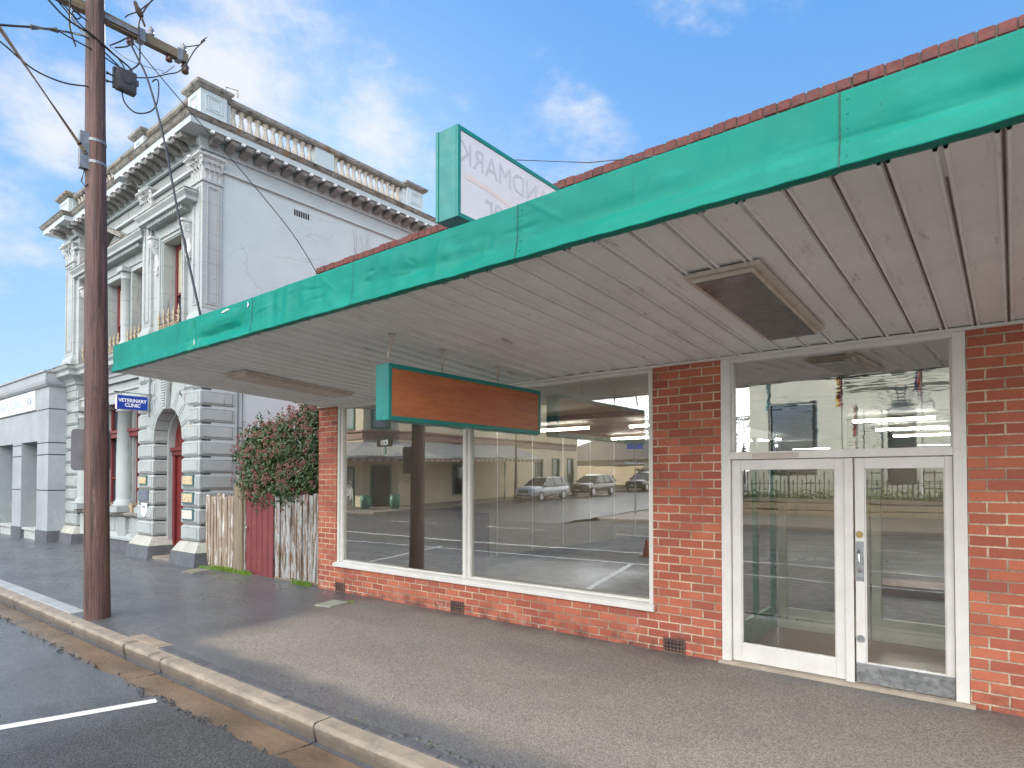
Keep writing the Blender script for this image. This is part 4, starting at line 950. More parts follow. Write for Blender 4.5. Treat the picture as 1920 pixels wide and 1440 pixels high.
for x0, x1 in ((-20.45, -19.6), (-18.92, -17.92), (-17.22, -16.40)):
    m = MB(); m.frame(x0-.10, x1+.10, 5.115, 7.22, .10, yc-.045, yc, wb=0); m.frame(x0-.04, x1+.04, 5.115, 7.16, .03, yc-.06, yc-.0455, wb=0); m.build('architrave', BANKW, bank)
    sash(x0+.01, x1-.01, 5.2, 7.1, yc+.20)
for xx in (-19.27, -17.58): column(xx, yc-.05, 5.12, 7.28, .125, 'window_column')
hood(-20.52, -16.32, 7.72, yc, .085, 'bay_entablature')
m = MB(); m.prism([(-19.45, 7.862), (-17.40, 7.862), (-18.42, 8.33)], 'y', yc-.06, yc)
m.build('pediment', BANKW, bank)
m = MB()
for a_, c_ in (((-19.70, 7.875), (-18.42, 8.42)), ((-18.42, 8.42), (-17.14, 7.875))):
    d = Vector((c_[0]-a_[0], c_[1]-a_[1])).normalized(); n_ = Vector((-d.y, d.x))*.075
    m.prism([(a_[0], a_[1]), (c_[0], c_[1]), (c_[0]+n_.x*(0), c_[1]+.085), (a_[0], a_[1]+.085)], 'y', yc-.36, yc)
m.build('pediment_moulding', GRIMY, bank)
console(-20.35, yc, 6.55, 7.25); console(-16.50, yc, 6.55, 7.25) if False else None
def guard(x0, x1, y, z0):     # cast iron guards on the sills
    m = MB(); n = 5
    m.tube([(x0, y, z0+.02), (x1, y, z0+.02)], .018, 6); m.tube([(x0, y, z0+.26), (x1, y, z0+.26)], .014, 6)
    for i in range(n):
        xx = x0+(x1-x0)*i/(n-1); tall = .30
        m.lathe([(.02, 0), (.014, .2), (.028, .27), (.014, .33), (.03, .38), (.034, .41), (.012, .45), (.020, .48), (.002, .56)], (xx, y, z0+.02), 6)
        if i < n-1:
            w = (x1-x0)/(n-1)
            for q in range(2):
                cxx = xx+w*(.27+.46*q); m.tube([(cxx+.045*cos(a), y, z0+.14+.085*sin(a)) for a in [k*pi/4 for k in range(9)]], .012, 5)
            m.tube([(xx+.02, y, z0+.28), (xx+w/2, y, z0+.36), (xx+w-.02, y, z0+.28)], .010, 5)
    m.build('window_guard', IVORY, bank)
guard(-14.98, -14.0, PY-.06, 5.12); guard(-17.28, -16.36, yc-.12, 5.12); guard(-18.95, -17.9, yc-.12, 5.12); guard(-20.45, -19.6, yc-.12, 5.12)
# --- main entablature
PATH2 = [(BX0, 9.5), (BX0, PY), (-20.62, PY), (-20.62, PY+.20), (-16.16, PY+.20), (-16.16, PY), (BX1, PY), (BX1, BY1), (-15, BY1)]
MB().sweep(PATH2, [(-.02, 8.44), (.035, 8.45), (.035, 8.50), (-.02, 8.51)]).build('frieze_bead', BANK, bank)
MB().sweep(PATH2, [(-.02, 8.80), (.03, 8.80), (.03, 8.86), (.08, 8.90), (.10, 8.96), (.10, 9.02), (-.02, 9.02)]).build('bed_moulding', BANK, bank)
MB().sweep(PATH2, [(-.02, 9.021), (.44, 9.021), (.45, 9.14), (-.02, 9.14)]).build('corona', BANK, bank)
MB().sweep(PATH2, [(-.30, 9.141), (.46, 9.141), (.49, 9.17), (.52, 9.22), (.54, 9.235), (.10, 9.30), (-.30, 9.30)]).build('cornice', GRIMY, bank)
mo = MB(); MODM = mat('grey modillion', (.24, .235, .22), (.17, .165, .155), 5, .8, .3, 40, .006, [((.10, .09, .08), 5, .56, .68), ((.52, .52, .50), 7, .62, .70)])
for (ax, ay), (cx_, cy_) in zip(PATH2[:-1], PATH2[1:]):
    d = Vector((cx_-ax, cy_-ay)); L = d.length
    if L < .5: continue
    d /= L; n_ = Vector((d.y, -d.x)); k = max(1, int(L/.325))
    for i in range(k):
        t = (i+.5)*L/k; c = Vector((ax, ay))+d*t
        prof = [(.08, 8.86), (.14, 8.86), (.22, 8.90), (.30, 8.92), (.38, 8.93), (.40, 8.97), (.40, 9.018), (.08, 9.018)]
        q = []
        for s_ in (-.085, .085):
            q += [(c.x+n_.x*o+d.x*s_, c.y+n_.y*o+d.y*s_, z) for o, z in prof]
        K = len(prof); mo.add(q, [tuple(range(K-1, -1, -1)), tuple(range(K, 2*K))]+[(j, (j+1) % K, K+(j+1) % K, K+j) for j in range(K)])
build_each(mo, 'modillion', MODM, bank)
md = MB()        # small white drops under the corona edge
for (ax, ay), (cx_, cy_) in zip(PATH2[:-1], PATH2[1:]):
    d = Vector((cx_-ax, cy_-ay)); L = d.length
    if L < .5: continue
    d /= L; n_ = Vector((d.y, -d.x)); k = max(1, int(L/.325))
    for i in range(k):
        t = (i+.02)*L/k; c = Vector((ax, ay))+d*t+n_*.415
        md.box(c.x-.035, c.x+.035, c.y-.035, c.y+.035, 8.975, 9.019)
build_each(md, 'soffit_drop', SIGNLET, bank)
# --- parapet
PAR = -.10
b = MB(); bc = MB()
def ped(x0, x1, y0, y1, z1=10.06):
    m = MB(); m.stack([(x0-.04, x1+.04, y0-.04, y1+.04, 9.30), (x0-.04, x1+.04, y0-.04, y1+.04, 9.42), (x0, x1, y0, y1, 9.46), (x0, x1, y0, y1, z1-.10)])
    m.frame(x0+.10, x1-.10, 9.55, z1-.18, .03, y0-.012, y0); m.frame(x0+.16, x1-.16, 9.60, z1-.23, .02, y0-.010, y0)
    m.frame(y0+.10, y1-.10, 9.55, z1-.18, .03, x1, x1+.012, axis='y'); m.frame(y0+.16, y1-.16, 9.60, z1-.23, .02, x1, x1+.010, axis='y')
    p = m.build('parapet_pier', BANK, bank, bevel=.004)
    MB().stack([(x0-.02, x1+.02, y0-.02, y1+.02, z1-.099), (x0-.10, x1+.10, y0-.10, y1+.10, z1-.03), (x0-.11, x1+.11, y0-.11, y1+.11, z1+.02), (x0-.04, x1+.04, y0-.04, y1+.04, z1+.07)]).build('pier_capping', GRIMY, p)
XS = -12.93; YF = PY-.13
ped(-13.50, XS, YF, YF+.56); ped(-16.30, -15.78, YF, YF+.5); ped(BX0-.12, -20.95, YF, YF+.5); ped(-13.48, XS, 11.54, 12.12)
BALP = [(.07, 0), (.07, .05), (.045, .07), (.055, .10), (.070, .18), (.072, .23), (.050, .32), (.038, .40), (.034, .43), (.055, .45), (.040, .47), (.062, .52), (.07, .53), (.07, .565)]
def rail(x0, x1, y0, y1):
    MB().stack([(x0, x1, y0, y1, 9.92), (x0-.04, x1+.04, y0-.04, y1+.04, 9.96), (x0-.05, x1+.05, y0-.05, y1+.05, 10.02), (x0, x1, y0, y1, 10.06)]).build('parapet_rail', GRIMY, bank)
    MB().box(x0, x1, y0, y1, 9.30, 9.352).build('parapet_kerb', GRIMY, bank)
rail(XS-.30, XS-.06, YF+.57, 11.53); rail(-15.77, -13.51, YF+.08, YF+.32); rail(-20.89, -16.31, YF+.14, YF+.36)
BSTN = mat('weathered baluster stone', (.50, .46, .40), (.40, .36, .31), 7, .85, .4, 40, .006, [((.30, .16, .08), 8, .60, .70), ((.10, .09, .08), 10, .62, .72)])
bal0 = MB().lathe(BALP, (0, 0, 0), 12).build('baluster', BSTN, bank, local=True); RL = root_loc(bank)
first = True
def bal(x, y, m=None):
    global first
    o = bal0 if first else bal0.copy()
    if not first: COL.objects.link(o); o.parent = bank
    first = False; o.location = Vector((x, y, 9.353))-RL; o.rotation_euler = (0, 0, rnd(0, 6)); return o
for i in range(11): bal(XS-.18, 6.70+i*.188)
for i in range(12): bal(XS-.18, 9.33+i*.183)
m = MB(); m.box(XS-.28, XS-.08, 8.69, 9.22, 9.353, 9.919); m.box(XS-.28, XS-.08, 11.45, 11.53, 9.353, 9.919); m.box(XS-.28, XS-.08, 6.50, 6.60, 9.353, 9.919)
build_each(m, 'parapet_block', BANK, bank, bevel=.006)
# front parapet: ochre stained panels with balusters against them
m = MB(); m.box(-15.76, -13.52, YF+.27, YF+.31, 9.353, 9.919); m.box(-20.88, -16.32, YF+.33, YF+.36, 9.353, 9.919); m.build('parapet_panel', OCHRE, bank)
for i in range(10): bal(-15.62+i*.215, YF+.19)
for i in range(20): bal(-20.75+i*.225, YF+.24)
MB().tube([(XS-.1, 6.50, 10.13), (XS-.1, 6.50, 10.28), (XS-.02, 6.72, 10.28), (XS+.02, 6.70, 10.10)], .012, 5).build('iron_hook', RUSTY, bank)
# --- side wall bits: downpipes, vent, conduit
m = MB(); m.tube([(BX1+.035, 6.84, 4.5), (BX1+.035, 6.84, 1.9), (BX1+.035, 6.90, 1.70)], .040, 8); m.tube([(BX1+.02, 6.95, 4.6), (BX1+.02, 6.95, 2.2), (BX1+.02, 7.05, 2.05)], .018, 6); m.build('downpipe', BANK, bank)
m = MB()
for i in range(7): m.box(BX1-.031, BX1-.022, 8.20+i*.06, 8.235+i*.06, 8.12, 8.26)
m.build('wall_vent', DARK, bank)
m = MB()          # cracks in the render: thin raised seams of filler
ck = random.Random(5)
for q in range(22):
    y = ck.uniform(6.6, 11.8); z = ck.uniform(4.6, 8.3); pts = []; dy, dz = ck.uniform(-.1, .25), ck.uniform(-.12, .12)
    for i in range(ck.randint(6, 16)):
        pts.append((BX1-.0295, y, z)); y += dy+ck.uniform(-.09, .09); z += dz+ck.uniform(-.09, .09)
        if not (6.55 < y < 12.2 and 4.5 < z < 8.4): break
    if len(pts) > 3: m.tube(pts, .0022, 4, False)
m.build('render_crack', mat('crack grey', (.30, .33, .34), None, 8, .9, 0), bank)
# --- plates beside the door, each its own sign
def plaque(x, z, w, hh, name, label, m_f, m_t, text=None, size=.06):
    t = thing('wall_plaque', (x, PY-.01, z), label, 'sign', 'plates beside the bank doorway')
    MB().box(x-w/2, x+w/2, PY-.035, PY-.0105, z-hh/2, z+hh/2).build('backing', m_f, t, bevel=.003)
    MB().box(x-w/2+.03, x+w/2-.03, PY-.042, PY-.0352, z-hh/2+.03, z+hh/2-.03).build('face', m_t, t)
    return t
AGED = mat('worn ochre plate', (.56, .42, .22), (.38, .26, .12), 16, .6, .1, spots=[((.66, .62, .50), 20, .5, .6), ((.16, .10, .06), 26, .58, .66)])
AGEDW = mat('worn white plate', (.64, .60, .52), (.56, .50, .42), 16, .6, .1, spots=[((.40, .20, .12), 24, .58, .66)])
TEALF = mat('teal plate frame', (.05, .14, .15), None, 6, .5, 0)
SLATE = mat('blue grey plate', (.13, .15, .19), (.11, .13, .16), 20, .5, 0, spots=[((.36, .38, .42), 40, .60, .66, (.4, 1, 2.5))])
plaque(-13.56, 1.89, .50, .24, '', 'uppermost worn ochre plate right of the arched doorway', TEALF, AGED)
plaque(-13.56, 1.52, .50, .24, '', 'middle worn ochre plate right of the arched doorway', TEALF, AGED)
plaque(-13.56, 1.17, .50, .24, '', 'lowest plate right of the arched doorway, whiter than the two above', TEALF, AGEDW)
plaque(-15.85, 1.89, .42, .22, '', 'worn ochre plate left of the arched doorway', TEALF, AGED)
plaque(-15.83, 1.53, .56, .26, '', 'blue grey lettered plate left of the arched doorway', SLATE, SLATE)
t = thing('shield_badge', (-15.78, PY-.01, 1.20), 'white shield shaped badge low on the pier left of the doorway', 'sign')
MB().prism([(-15.93, 1.36), (-15.63, 1.36), (-15.63, 1.18), (-15.70, 1.07), (-15.78, 1.03), (-15.86, 1.07), (-15.93, 1.18)], 'y', PY-.030, PY-.0105).build('shield', SIGNLET, t); MB().box(-15.86, -15.70, PY-.032, PY-.0301, 1.25, 1.29).build('band', SLATE, t)
t = thing('window_sticker', (-17.9, PY+.46, 1.5), 'round white sticker low in the maroon window behind the column', 'sign'); MB().cyl((-17.82, PY+.505, 1.52), .14, .004, 'y', 24).build('disc', SIGNLET, t)
# --- blue vet sign on a bracket, square to the street
vs_ = thing('vet_sign', (-15.5, 5.65, 3.48), 'blue box sign with white words VETERINARY CLINIC on a bracket beside the arched door', 'sign')
MB().box(-15.60, -15.505, 5.34, 5.98, 3.475, 3.795).build('sign_case', mat('pale sign case', (.62, .58, .52), None, 6, .5, 0), vs_, bevel=.004)
MB().box(-15.5045, -15.498, 5.345, 5.975, 3.48, 3.79).build('sign_face', BLUESIGN, vs_)
text_mesh('VETERINARY', .108, basis((-15.4965, 5.66, 3.675), (0, 1, 0), (0, 0, 1)), .001, .0030, .93).build('lettering', SIGNLET, vs_)
text_mesh('CLINIC', .108, basis((-15.4965, 5.66, 3.572), (0, 1, 0), (0, 0, 1)), .001, .0030, .93).build('lettering', SIGNLET, vs_)
m = MB(); m.tube([(-15.55, 5.30, 3.86), (-15.55, 6.10, 3.86)], .016, 6); m.tube([(-15.55, 5.45, 3.79), (-15.55, 5.45, 3.86)], .01, 5); m.tube([(-15.55, 5.85, 3.79), (-15.55, 5.85, 3.86)], .01, 5); m.box(-15.58, -15.52, 6.02, 6.04, 3.35, 4.25); m.build('bracket', GALV, vs_)

# ================================================================== GREY CLINIC BUILDING
cl_ = thing('clinic_building', (-24.5, 5.62, .1), 'low grey rendered clinic building with deep window openings beside the bank', 'building')
CX = -21.30; CY = 5.62
b = MB().holed(-34, CX, .45, 4.62, CY, .45, [(-23.90, -22.33, .45, 3.03), (-26.60, -24.86, .45, 3.03), (-29.3, -27.5, .45, 3.03), (-32, -30.2, .45, 3.03)])
b.box(-34, CX-.001, CY+.451, 7.2, 3.2, 4.6); b.box(CX-.5, CX-.001, CY+.452, 7.2, .45, 3.199); b.build('front_wall', CLINIC, cl_)
MB().box(-34, CX-.52, 7.21, 14, .1, 4.3).build('rear_block', CLINICG, cl_)
m = MB().sweep([(-34, CY), (CX, CY), (CX, CY+1.0)], [(0, 4.55), (.05, 4.56), (.10, 4.62), (.12, 4.70), (.12, 4.93), (.16, 4.94), (.16, 4.99), (0, 5.0)]); m.build('coping', CLINIC, cl_)
m = MB()
for z in (2.62, 2.96, 1.60, 3.92):
    for x0, x1 in ((-22.31, CX+.001), (-24.84, -23.92), (-27.48, -26.62)) if z < 3.5 else ((-34, CX+.001),):
        m.sweep([(x0, CY), (x1, CY)]+([(CX+.001, CY+.6)] if x1 > -22 else []), [(-.01, z-.018), (.003, z-.016), (.003, z+.016), (-.01, z+.018)])
m.build('shadow_joint', mat('dark joint', (.07, .075, .08), None, 5, .9, 0), cl_)
m = MB(); 
for x0, x1 in ((-22.33, CX), (-24.86, -23.90), (-27.5, -26.6), (-30.2, -29.3)): m.box(x0-.02, x1+.02, CY-.02, CY+.6, -.05, .449)
build_each(m, 'plinth', PLINTH, cl_, bevel=.004)
SILLB = mat('pale sill box', (.46, .49, .47), None, 4, .6, .1, 60)
for x0, x1 in ((-23.9, -22.33), (-26.6, -24.86), (-29.3, -27.5)):
    m = MB(); m.box(x0+.025, x1-.025, CY+.08, CY+.58, .1, .38); m.box(x0+.025, x1-.025, CY+.02, CY+.56, .381, .45); m.box(x0+.2, x0+.4, CY+.07, CY+.0795, .2, .27); m.box(x1-.4, x1-.2, CY+.07, CY+.0795, .2, .27); m.build('sill_box', SILLB, cl_, bevel=.004)
for x0, x1 in ((-23.9, -22.33), (-26.6, -24.86), (-29.3, -27.5), (-32, -30.2)):
    m = MB(); m.frame(x0, x1, .46, 3.03, .05, CY+.56, CY+.62); w = m.build('window', LIME, cl_)
    MB().box(x0+.051, x1-.051, CY+.585, CY+.595, .51, 2.98).build('pane', mat('green blue pane', (.04, .10, .06), (.10, .16, .05), 1.2, .08, 0, spots=[((.05, .16, .32), 1.1, .5, .6)]), w)
cs = thing('clinic_sign', (-24.8, CY-.02, 3.95), 'long white fascia sign with blue words VETERINARY CLINIC on the grey clinic', 'sign')
MB().box(-28.7, -22.48, CY-.035, CY-.004, 3.955, 4.53).build('sign_board', mat('white sign board', (.66, .67, .67), None, 3, .5, .05, 30), cs)
text_mesh('VETERINARY CLINIC', .36, basis((-25.75, CY-.037, 4.24), (1, 0, 0), (0, 0, 1)), .002, .006, 1.15, 1.12).build('lettering', PALEBLUE, cs)
m = MB(); lr = random.Random(2)
for q in range(26):
    a = lr.uniform(0, 6.28); c = (-22.98+.24*cos(a)*lr.uniform(.3, 1), 4.24+.16*sin(a)*lr.uniform(.3, 1)); r_ = lr.uniform(.02, .05)
    m.tube([(c[0]+r_*cos(k), CY-.038, c[1]+r_*sin(k)) for k in [j*.7 for j in range(7)]], .006, 4)
m.build('emblem', PALEBLUE, cs)

# ================================================================== FENCE, GATE, SHRUB
def fence(x0, x1, z1, y, name, label, m, seed, w=.115, lean=0):
    r = random.Random(seed); t = thing(name, ((x0+x1)/2, y, .1), label, 'fence')
    b = MB(); x = x0; 
    while x < x1-.03:
        ww = min(w*r.uniform(.9, 1.1), x1-x); zt = z1+r.uniform(-.05, .03); zb = .16+r.uniform(-.02, .03); tl = r.uniform(-.008, .008)+lean; dy = r.uniform(-.012, .006)
        c = .012
        b.prism([(x+.006, y+dy), (x+.006+c, y+dy-.012), (x+ww-.006-c, y+dy-.012), (x+ww-.006, y+dy), (x+ww-.012, y+dy+.016), (x+.012, y+dy+.016)], 'z', zb, zt)
        for i in range(6): b.v[-6+i] = (b.v[-6+i][0]+tl*3, b.v[-6+i][1], b.v[-6+i][2]+r.uniform(-.012, .012))
        if r.random() < .95: b.box(x+ww-.016, x+ww+.016, y-.028+dy, y-.012+dy, zb, zt-.03)      # cover strip
        x += ww
    b.build('paling', m, t)
    m2 = MB(); m2.box(x0, x1, y+.03, y+.09, .5, .58); m2.box(x0, x1, y+.03, y+.09, 1.3, 1.38); m2.build('rail', POSTW, t)
    m2 = MB(); m2.box(x0, x1, y-.025, y+.03, .02, .17); m2.build('plinth_board', POSTW, t)
    return t
fence(-13.06, -11.78, 1.60, 6.17, 'paling_fence', 'weathered grey and white paling fence between the bank and the maroon gate', PEEL2, 3)
fence(-10.40, -8.96, 1.64, 6.17, 'paling_fence', 'peeling white paling fence between the maroon gate and the brick shop', PEEL, 4, .17)
t = thing('gate_post', (-11.58, 6.2, .1), 'thick weathered timber post at the left of the maroon gate', 'post')
MB().stack([(-11.75, -11.44, 6.08, 6.28, .02), (-11.75, -11.44, 6.08, 6.28, 1.80), (-11.70, -11.50, 6.10, 6.26, 1.86)]).build('post', POSTW, t, bevel=.012); MB().box(-11.435, -11.40, 6.13, 6.21, .1, 1.7).build('stop_batten', PEEL, t)
t = thing('side_gate', (-10.9, 6.15, .1), 'maroon painted side gate of ribbed sheeting between two weathered fences', 'gate')
b = MB(); x = -11.395
pr = []
while x < -10.43: pr += [(x, 0), (x+.155, 0), (x+.165, -.02), (x+.185, -.02), (x+.195, 0)]; x += .195
pr = [(min(p[0], -10.43), p[1]) for p in pr]
vs = []
for p in pr: vs += [(p[0], 6.15+p[1], .12), (p[0], 6.15+p[1], 1.74-(p[0]+11.395)*.05)]
b.add(vs, [(2*i, 2*i+2, 2*i+3, 2*i+1) for i in range(len(pr)-1)]); b.box(-11.395, -10.43, 6.17, 6.22, .35, .45); b.box(-11.395, -10.43, 6.17, 6.22, 1.4, 1.5); b.build('gate_sheet', GATE, t)
MB().cyl((-11.33, 6.12, 1.0), .018, .03, 'y', 10).cyl((-11.33, 6.10, .985), .03, .012, 'y', 10).build('latch', CHROME, t)
MB().box(-11.14, -11.11, 6.1425, 6.1490, 1.42, 1.56).build('letter_slot', DARK, t)
# shrub
sh = thing('flowering_shrub', (-10.6, 7.2, .1), 'big rounded shrub of dark leaves and dusty pink flower heads over the fence', 'shrub')
clumps = [(-11.80, 6.85, 2.42, .66, .62, .60), (-11.70, 6.85, 2.72, .40, .45, .32), (-11.15, 6.55, 1.95, .70, .60, .58), (-10.45, 6.9, 2.50, .80, .70, .80), (-10.05, 7.05, 3.05, .62, .60, .46), (-9.65, 6.9, 2.55, .60, .60, .80), (-10.75, 6.40, 1.68, .60, .42, .40), (-9.95, 6.40, 1.78, .62, .42, .42), (-9.40, 6.55, 2.1, .40, .45, .65), (-11.75, 6.65, 1.90, .42, .45, .38)]
lr = random.Random(21); lf = MB(); fl = MB()
def rdir():
    z = lr.uniform(-1, 1); a = lr.uniform(0, 2*pi); r = sqrt(1-z*z); return Vector((r*cos(a), r*sin(a), z))
def bumpy(d): return 1+.10*sin(d.x*7+d.z*5)+.08*sin(d.y*9-d.z*8+2)+.05*sin(d.x*17+d.y*13)
for cx, cy, cz, rx, ry, rz in clumps:
    n = int(2500*rx*rz/.5)
    for i in range(n):
        d = rdir(); s_ = (.45+.55*lr.random()**.45)*bumpy(d)+lr.gauss(0, .03)
        p = Vector((cx+d.x*rx*s_, cy+d.y*ry*s_, cz+d.z*rz*s_))
        if p.x > -8.98 and p.y < 30: continue
        out = (d+rdir()*.75).normalized(); t_ = out.cross(rdir()).normalized(); u_ = out.cross(t_); L_ = lr.uniform(.035, .06); w = L_*.48
        a = p-t_*L_; c = p+t_*L_; nn_ = out*(.010)
        lf.add([a, p+u_*w-nn_, c-nn_*1.5, p-u_*w-nn_, p+nn_*.6], [(0, 4, 1), (4, 2, 1), (0, 3, 4), (3, 2, 4)])
    for i in range(int(400*rx*rz/.5)):
        d = rdir()
        if d.y > .45: continue
        if lr.random() > .16+.80*max(0, d.z+.15): continue
        s_ = bumpy(d)*lr.uniform(.94, 1.06); p = Vector((cx+d.x*rx*s_, cy+d.y*ry*s_, cz+d.z*rz*s_))
        if p.x > -9.0: continue
        R_ = lr.uniform(.03, .075)
        for q in range(22):     # domed cluster of tiny buds
            e = rdir(); e = (e+d*.9).normalized(); c = p+e*R_*lr.uniform(.6, 1.05); k_ = lr.uniform(.007, .013); t_ = e.cross(rdir()).normalized()*k_; u_ = e.cross(t_)
            fl.add([c-t_, c+u_, c+t_, c-u_, c+e*k_], [(0, 1, 4), (1, 2, 4), (2, 3, 4), (3, 0, 4)])
for q in range(26):
    cx, cy, cz, rx, ry, rz = clumps[lr.randrange(len(clumps))]; d = rdir(); d.z = abs(d.z)*.8+.2; d.y = -abs(d.y)*.6; d.normalize(); p0 = Vector((cx+d.x*rx*.95, cy+d.y*ry*.95, cz+d.z*rz*.95))
    if p0.x > -9.2: continue
    for j in range(9):
        p = p0+d*(.03*j)+rdir()*.012; t_ = d.cross(rdir()).normalized(); u_ = (d*.8+t_*.6).normalized(); L_ = .04; v_ = u_.cross(t_).normalized()*.018
        lf.add([p, p+u_*L_+v_, p+u_*L_*2, p+u_*L_-v_], [(0, 1, 2, 3)])
lf.build('foliage', LEAF, sh); fl.build('flower_heads', FLOWER, sh)
b = MB()
for q in range(9):
    x0 = -10.9+lr.uniform(-.25, .25); x1 = lr.uniform(-12.4, -9.5); z1 = lr.uniform(2.0, 2.9)
    b.tube([(x0, 7.2, .1), (x0*.7+x1*.3, 7.1, .8), (x0*.35+x1*.65, 7.0, 1.5), (x1, 6.95, z1)], [.06, .045, .03, .012], 6)
b.build('trunk', BARK, sh)
# bare creeper twigs against the bank wall
tw = MB()
for q in range(10):
    y = lr.uniform(9.6, 11.4); z = 6.2; p = [(BX1+.05, y, z)]
    for i in range(9): y += lr.uniform(-.13, .10); z += lr.uniform(.15, .32); p.append((BX1+.04+lr.uniform(0, .05), y, z))
    tw.tube(p, [.014-.0012*i for i in range(len(p))], 5)
o = tw.build('bare_creeper', mat('bare twigs', (.26, .22, .18), None, 8, .9, 0), None, origin=(BX1+.05, 10.5, 6.2)); tag(o, 'leafless climbing twigs on the pale side wall of the bank above the shop parapet', 'climber')
MB  # noqa
# grass tufts
gr = MB()
def tuft(x, y, z, n, h, sp):
    for i in range(n):
        px_, py_ = x+lr.gauss(0, sp), y+lr.gauss(0, sp*.35); hh = h*lr.uniform(.4, 1.1); a = lr.uniform(0, 6.28); bend = lr.uniform(.1, .7)*hh; w = .004
        dx, dy = cos(a), sin(a)
        gr.add([(px_-dy*w, py_+dx*w, z), (px_+dy*w, py_-dx*w, z), (px_+dx*bend*.4+dy*w*.7, py_+dy*bend*.4-dx*w*.7, z+hh*.6), (px_+dx*bend*.4-dy*w*.7, py_+dy*bend*.4+dx*w*.7, z+hh*.6), (px_+dx*bend, py_+dy*bend, z+hh*.9)], [(0, 1, 2, 3), (3, 2, 4)])
for i in range(34): tuft(lr.uniform(-12.5, -11.1), 6.04, .12, 40, .11, .06)
for i in range(10): tuft(lr.uniform(-9.7, -9.0), 6.05, .12, 40, .11, .05)
for i in range(7): tuft(lr.uniform(-13.0, -12.5), 5.98, .12, 22, .06, .06)
for i in range(5): tuft(lr.uniform(-12.8, -12.3), 5.60+lr.uniform(0, .25), .11, 16, .05, .05)
for i in range(3): tuft(-7.55+lr.uniform(-.1, .1), 5.66, .11, 18, .04, .04)
for i in range(40): tuft(lr.uniform(-8, -1.5), 3.042+lr.uniform(0, .006), .0, 5, .010, .03)
for i in range(30): tuft(lr.uniform(-4.5, -1.2), 3.15+lr.uniform(-.02, .04), .003, 6, .012, .04)
tag(gr.build('grass', GRASS), 'bright green grass tufts along the foot of the fences', 'grass', kind='stuff')
# rubble and chips near the kerb strip
rb = MB()
for i in range(40):
    x, y, r = lr.uniform(-3.6, -2.0), 3.12+lr.gauss(.02, .03), lr.uniform(.008, .03)
    rb.stack([(x-r, x+r, y-r*.7, y+r*.7, .0), (x-r*.8, x+r*.7, y-r*.5, y+r*.5, r*.6+.008)])
tag(rb.build('kerb_rubble', BLUEST), 'broken stone chips along the kerb backing strip', 'rubble', kind='stuff')

# ================================================================== UTILITY POLE AND WIRES
up = thing('utility_pole', (-9.86, 3.19, 0), 'tall dark brown timber power pole with grey crossarm at the kerb', 'power pole')
def pole_c(z): return (-9.86, 3.19-.125*z/8.5)
b = MB(); nz = 60; sg = 28; prr = random.Random(8); ang = [prr.uniform(0, 6.28) for _ in range(6)]
for i in range(nz+1):
    z = -.3+10.0*i/nz; r0 = .157-.0052*z; cx_, cy_ = pole_c(z)
    for k_ in range(sg):
        a = 2*pi*k_/sg
        r = r0*(1+.022*sin(a*3+ang[0]+z*.25)+.014*sin(a*7+ang[1]-z*.4)+.012*sin(z*2.3+a+ang[2])+.008*sin(z*6+a*2+ang[3]))
        if 3.4 < z < 4.0: r *= 1+.05*math.exp(-((z-3.75)/.12)**2)*max(0, cos(a-3.6))
        b.v.append((cx_+r*cos(a), cy_+r*sin(a), z))
for i in range(nz):
    for k_ in range(sg): b.f.append((i*sg+k_, i*sg+(k_+1) % sg, (i+1)*sg+(k_+1) % sg, (i+1)*sg+k_)); b.sm.append(True)
b.build('timber_pole', POLE, up)
aw_ = MB(); aw_.box(-10.10, -9.995, 1.75, 4.39, 8.41, 8.555); aw_.build('crossarm', ARMWOOD, up, bevel=.012)
m = MB(); m.box(-10.115, -9.975, 3.66, 3.76, 8.395, 8.57); m.box(-9.99, -9.97, 3.16, 3.7, 8.44, 8.50); m.box(-10.115, -9.975, 4.22, 4.30, 8.395, 8.57)
m.tube([(-9.98, 2.55, 8.46), (-9.95, 2.98, 8.05)], .02, 6); m.tube([(-9.97, 3.12, 8.44), (-9.90, 3.12, 8.44)], .03, 8); build_each(m, 'arm_strap', GALV, up)
PORC = mat('brown porcelain', (.10, .045, .03), None, 5, .2, 0)
def insul(x, y, z, parent=up):
    o = MB().lathe([(.02, 0), (.045, .02), (.05, .05), (.03, .06), (.045, .08), (.04, .12), (.015, .13), (.012, .16)], (x, y, z), 12).build('insulator', GALV, parent); return o
insul(-10.05, 3.86, 8.555); insul(-10.05, 4.33, 8.555); insul(-10.05, 2.2, 8.555)
m = MB().lathe([(.03, -.16), (.055, -.14), (.05, -.09), (.06, -.05), (.03, 0)], (-10.05, 4.36, 8.41), 10).lathe([(.02, -.10), (.05, -.08), (.045, -.03), (.02, 0)], (-10.05, 4.12, 8.41), 10).lathe([(.02, -.12), (.05, -.1), (.05, -.05), (.02, 0)], (-10.05, 3.58, 8.40), 10)
build_each(m, 'insulator', PORC, up)
bxm = mat('charcoal box', (.045, .042, .05), (.03, .03, .035), 6, .6, .15, 50)
m = MB(); m.box(-9.83, -9.72, 3.315, 3.555, 7.40, 7.70); m.box(-9.90, -9.84, 3.30, 3.40, 7.45, 7.74); m.box(-9.719, -9.712, 3.33, 3.54, 7.42, 7.68); m.box(-9.73, -9.70, 3.55, 3.575, 7.52, 7.60)
jb = m.build('junction_box', bxm, up, bevel=.008)
MB().cyl((-9.705, 3.43, 7.56), .06, .012, 'x', 18).build('box_cover', bxm, jb)
m = MB(); m.tube([(-9.88, 3.22, 7.62), (-9.86, 3.34, 7.60)], .022, 6); m.tube([(-9.88, 3.22, 7.50), (-9.86, 3.34, 7.52)], .022, 6); m.build('box_bracket', GALV, up)
